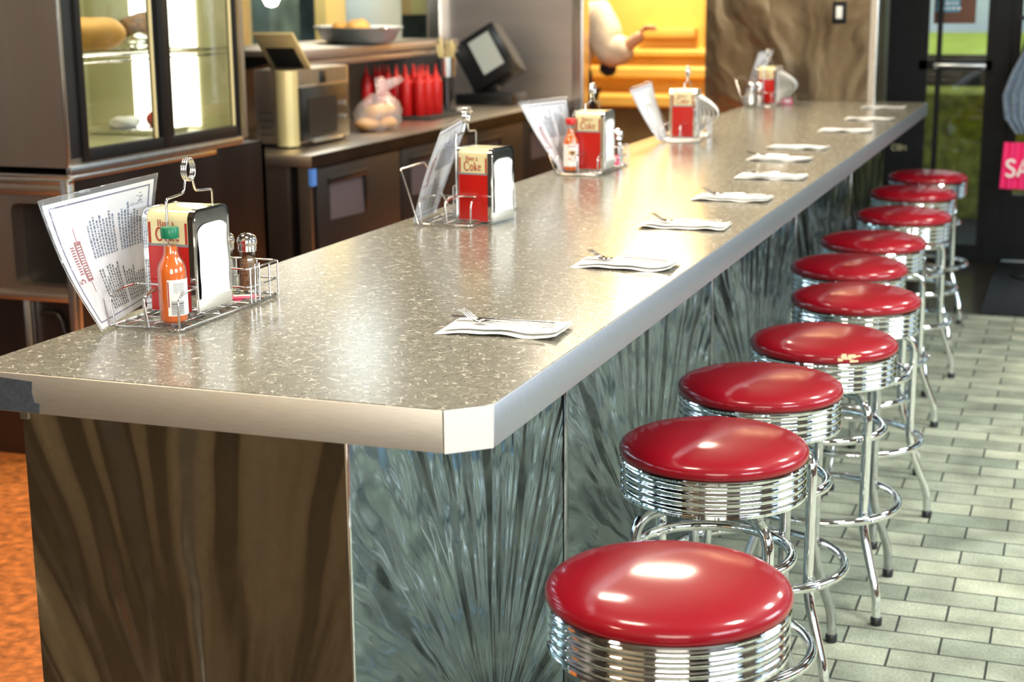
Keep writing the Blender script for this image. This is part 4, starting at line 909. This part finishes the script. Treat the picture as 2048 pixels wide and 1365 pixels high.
# kitchen beyond the hatch
tag(obj('kitchen_column', G().box(-.05, .05, -.17, .17, 0, 2.6, b=.01), 'kitchen_yellow', None, 40, (-4.6, 8.78, 0)), 'pale yellow column in the kitchen behind the hatch', 'column')
tag(obj('water_heater', G().lathe([(.001, 0), (.23, 0), (.24, .02), (.24, 1.9), (.001, 1.95)], n=32), 'pale_blue', None, 50, (-4.6, 9.52, 0)), 'pale blue-white cylinder tank in the kitchen behind the hatch', 'tank')
tag(obj('wall_cupboard', G().box(-.2, .2, -.35, .35, 1.50, 2.3, b=.01), 'cream_steel', None, 40, (-4.9, 10.9, 0)), 'beige cupboard hanging in the kitchen behind the hatch', 'cupboard')
tag(obj('refrigerator', G().box(-.3, .3, -.25, .25, 0, 2.2, b=.02), 'kitchen_teal', None, 40, (-5.4, 9.0, 0)), 'dark teal tall kitchen refrigerator glimpsed through the hatch', 'refrigerator')
tag(obj('refrigerator', G().box(-.25, .1, -.08, .08, 0, 2.2, b=.02), 'cream_steel', None, 40, (-4.7, 7.5, 0)), 'slim pale upright cabinet glimpsed beside the display refrigerator', 'cabinet')
o = thing('heat_lamp', 'glowing white heat lamp hanging over the serving hatch', 'lamp', (-4.2, 7.12, 1.70))
obj('bulb', G().lathe([(.001, -.10), (.035, -.09), (.055, -.05), (.055, .02), (.03, .06), (.001, .06)], n=24), 'lamp_lens', o, 60)
obj('cord', G().tube([(0, 0, .05), (0, 0, .93)], .006, n=8), 'black_plastic', o)
# shade-less glow catches dust pan hook rail
# ================================================================== PERSON at the far end
def skinned(name, pts, edges, rad, m, parent=None, sub=2):
    me = bpy.data.meshes.new(name); me.from_pydata([Vector(p) for p in pts], edges, []); me.update(); me.materials.append(MATS[m])
    o = bpy.data.objects.new(name, me); COL.objects.link(o)
    md = o.modifiers.new('skin', 'SKIN'); md.use_smooth_shade = True
    for i, v in enumerate(me.skin_vertices[0].data if me.skin_vertices else []): pass
    if not me.skin_vertices:
        import bmesh
        bm = bmesh.new(); bm.from_mesh(me); bm.verts.layers.skin.verify(); bm.to_mesh(me); bm.free()
    for i, v in enumerate(me.skin_vertices[0].data):
        r_ = rad[i]; v.radius = (r_, r_) if not isinstance(r_, tuple) else r_
        v.use_root = (i == 0)
    sb = o.modifiers.new('sub', 'SUBSURF'); sb.levels = sub; sb.render_levels = sub
    if parent: o.parent = parent
    return o
px, py = -2.73, 9.02
# joints: pelvis first
P = [(0, 0, .96), (0, 0, 1.12), (0, 0, 1.30), (.02, -.01, 1.54), (.02, -.01, 1.62), (.03, -.03, 1.71), (.03, -.03, 1.80),          # 0-6 spine, neck, head
     (.18, -.01, 1.53), (.30, -.06, 1.21), (.50, -.10, 1.34), (.56, -.11, 1.385),                                                # 7-10 raised arm: shoulder, elbow, wrist, palm
     (-.15, 0, 1.52), (-.22, 0, 1.14), (-.16, -.16, .98), (-.14, -.22, .96),                                                       # 11-14
     (.09, 0, .90), (.11, -.01, .50), (.11, .02, .10), (.12, -.12, .045), (-.09, 0, .90), (-.11, -.01, .50), (-.11, .02, .10), (-.12, -.12, .045)]
E_ = [(0, 1), (1, 2), (2, 3), (3, 4), (4, 5), (5, 6), (3, 7), (7, 8), (8, 9), (9, 10), (3, 11), (11, 12), (12, 13), (13, 14), (0, 15), (15, 16), (16, 17), (17, 18), (0, 19), (19, 20), (20, 21), (21, 22)]
Rd = [(.15, .11), (.13, .10), (.15, .11), (.12, .09), .055, .085, .075, .080, .075, .045, .046, .07, .055, .034, .036, .085, .06, .045, .04, .085, .06, .045, .04]
pr_ = skinned('person', [(x+px, y+py, z) for x, y, z in P], E_, Rd, 'skin')
tag(pr_, 'person in a cream shirt and dark apron behind the steel partition, one arm raised', 'person')
sh = skinned('shirt', [(x+px, y+py, z) for x, y, z in [P[1], P[2], P[3], P[7], (.25, -.035, 1.38), (.31, -.06, 1.24), (.39, -.07, 1.27), (.46, -.085, 1.31), P[11], P[12], (-.19, -.1, 1.05)]],
             [(0, 1), (1, 2), (2, 3), (3, 4), (4, 5), (5, 6), (6, 7), (2, 8), (8, 9), (9, 10)], [(.16, .12), (.18, .13), (.15, .11), .13, .15, .155, .125, .085, .09, .07, .05], 'cream_cloth', pr_)
ap = skinned('apron', [(x+px, y+py, z) for x, y, z in [(0, -.02, .55), (0, -.02, .80), (0, -.02, 1.02), (0, -.02, 1.20)]], [(0, 1), (1, 2), (2, 3)], [(.20, .15), (.19, .14), (.165, .135), (.15, .14)], 'navy_cloth', pr_)
cu = skinned('sleeve_patch', [(x+px, y+py, z) for x, y, z in [(.20, .05, 1.18), (.25, .06, 1.13), (.31, .05, 1.14)]], [(0, 1), (1, 2)], [.07, .085, .07], 'navy_cloth', pr_)
obj('hair', G().ball((px+.03, py-.01, 1.845), .088, sc=(1, 1.1, .9)), 'hair', pr_, 60)
trs = skinned('trousers', [(x+px, y+py, z) for x, y, z in [P[0], P[15], P[16], P[17], P[19], P[20], P[21]]], [(0, 1), (1, 2), (2, 3), (0, 4), (4, 5), (5, 6)], [(.155, .115), .098, .075, .06, .098, .075, .06], 'navy_cloth', pr_)
hx, hy, hz = px+.56, py-.11, 1.385
FG = [((.000, -.03, .030), 0), ((.015, -.015, .036), 1), ((.020, .004, .034), 2), ((.015, .022, .028), 3)]
for (dx_, dy_, dz_), k in FG:
    b0 = Vector((hx+dx_, hy+dy_, hz+dz_)); L_ = [.085, .095, .088, .07][k]; d0 = Vector((.75, -.15+.15*k, .5-.12*k)).normalized(); d1_v = Vector((.8, -.1+.1*k, -.15-.1*k)).normalized()
    skinned('finger', [b0-d0*.03, b0+d0*L_*.35, b0+d0*L_*.5+d1_v*L_*.25, b0+d0*L_*.5+d1_v*L_*.5], [(0, 1), (1, 2), (2, 3)], [.011, .010, .009, .0075], 'skin', pr_)
skinned('thumb', [(hx-.01, hy-.03, hz), (hx+.01, hy-.055, hz+.03), (hx+.035, hy-.06, hz+.06)], [(0, 1), (1, 2)], [.013, .011, .009], 'skin', pr_)

# ================================================================== ENTRANCE: garment and SALE tag at the edge
o = thing('clothes_stand', 'black display stand by the glass door draped with dark clothes', 'display stand', (.66, 7.42, .012))
obj('base', G().lathe([(.001, 0), (.16, 0), (.16, .012), (.03, .02), (.015, .03)], n=28), 'black_plastic', o)
obj('pole', G().tube([(0, 0, .02), (0, 0, 1.62)], .014, n=12), 'black_plastic', o)
obj('cross_bar', G().tube([(-.20, 0, 1.50), (.20, 0, 1.50)], .012, n=10), 'black_plastic', o)
q = G()
def gar(u, v):
    a = 2*pi*u; w_ = .15+.04*sin(pi*v)+.02*(1-v); return (w_*cos(a)*(1+.05*sin(9*a)), .09*sin(a)*(1+.06*sin(7*a+3*v)), .86+.66*v)
q.grid(gar, 48, 12, 0); cl_ = obj('dark_jacket', q, 'black_rubber', None, 60, (.68, 7.42, 0)); tag(cl_, 'dark jacket hanging on the display stand by the glass door', 'jacket')
q = G(); pts = [(-.05, -.10, 1.50), (-.10, -.12, 1.38), (-.17, -.12, 1.22), (-.215, -.11, 1.08), (-.205, -.10, .95), (-.15, -.10, .86)]
def scf(u, v):
    i = min(int(v*5), 4); f = v*5-i; a = Vector(pts[i]).lerp(Vector(pts[i+1]), f); w_ = .035+.05*sin(pi*min(1, v*.9)); return (a.x+(u-.3)*w_*1.6, a.y-.012*sin(6*pi*u), a.z)
q.grid(scf, 24, 20, 0, .004); tag(obj('grey_scarf', q, 'grey_cloth', None, 60, (.66, 7.42, 0)), 'blue-grey scarf draped down the side of the dark jacket', 'scarf')
o = thing('sale_banner', 'pink pleated cloth tag lettered SALE hanging below the dark jacket', 'banner', (.585, 7.36, .535))
def ban(u, v): return (-.16+.36*u+.012*(1-v)*-1, .010*sin(2*pi*u*5.5), .27*v)
obj('cloth', G().grid(ban, 60, 6, 0, .002), 'pink_fabric', o, 60)
q = G(); letters(q, 'SALE', .095, (-.015, -.014, .075), (1, 0, 0), (0, 0, 1), .10, squeeze=.95); obj('lettering', q, 'white_plastic', o, 0)
obj('hook', G().tube([(0, 0, .28), (.0, .0, .36), (.06, .05, .42)], .005, n=8), 'chrome_worn', o)

# ================================================================== rest of the diner (seen in the chrome; the box shelf is added)
for x, y, p, c in CEIL_LAMPS:
    o = thing('ceiling_lamp', 'square recessed lamp in the diner ceiling above the counter side', 'ceiling lamp', (x, y, 3.0), 0, 'recessed ceiling lamps')
    obj('frame', G().box(-.34, .34, -.34, .34, -.03, 0, b=.006), 'bright_steel', o); obj('lens', G().box(-.28, .28, -.28, .28, -.034, -.028), 'lamp_lens', o, 0)

o = thing('reflection_shelf', 'unseen low shelf of coloured boxes added under the side windows for the chrome bands to mirror', 'added reflection shelf', (3.6, 1.0, 0))  # shelf and boxes added only to give the chrome colours to reflect
obj('shelf', G().box(-.2, .3, -3.4, 3.4, 0, .06).box(-.2, .3, -3.4, 3.4, .40, .43).box(.27, .3, -3.4, 3.4, .06, .80), 'black_frame', o, 0)
random.seed(12); y = -3.3; CM = ['red_plastic', 'poster_blue', 'kitchen_yellow', 'paper_white', 'cream_paint', 'pink_paper', 'green_cap', 'pale_blue', 'navy_ink', 'bun']
while y < 3.2:
    for z0 in (.06, .43):
        wd = random.uniform(.12, .3); obj('carton', G().box(-.15, .2, y, y+wd-.03, z0, z0+random.uniform(.14, .3), b=.006), random.choice(CM), o)
    y += .32
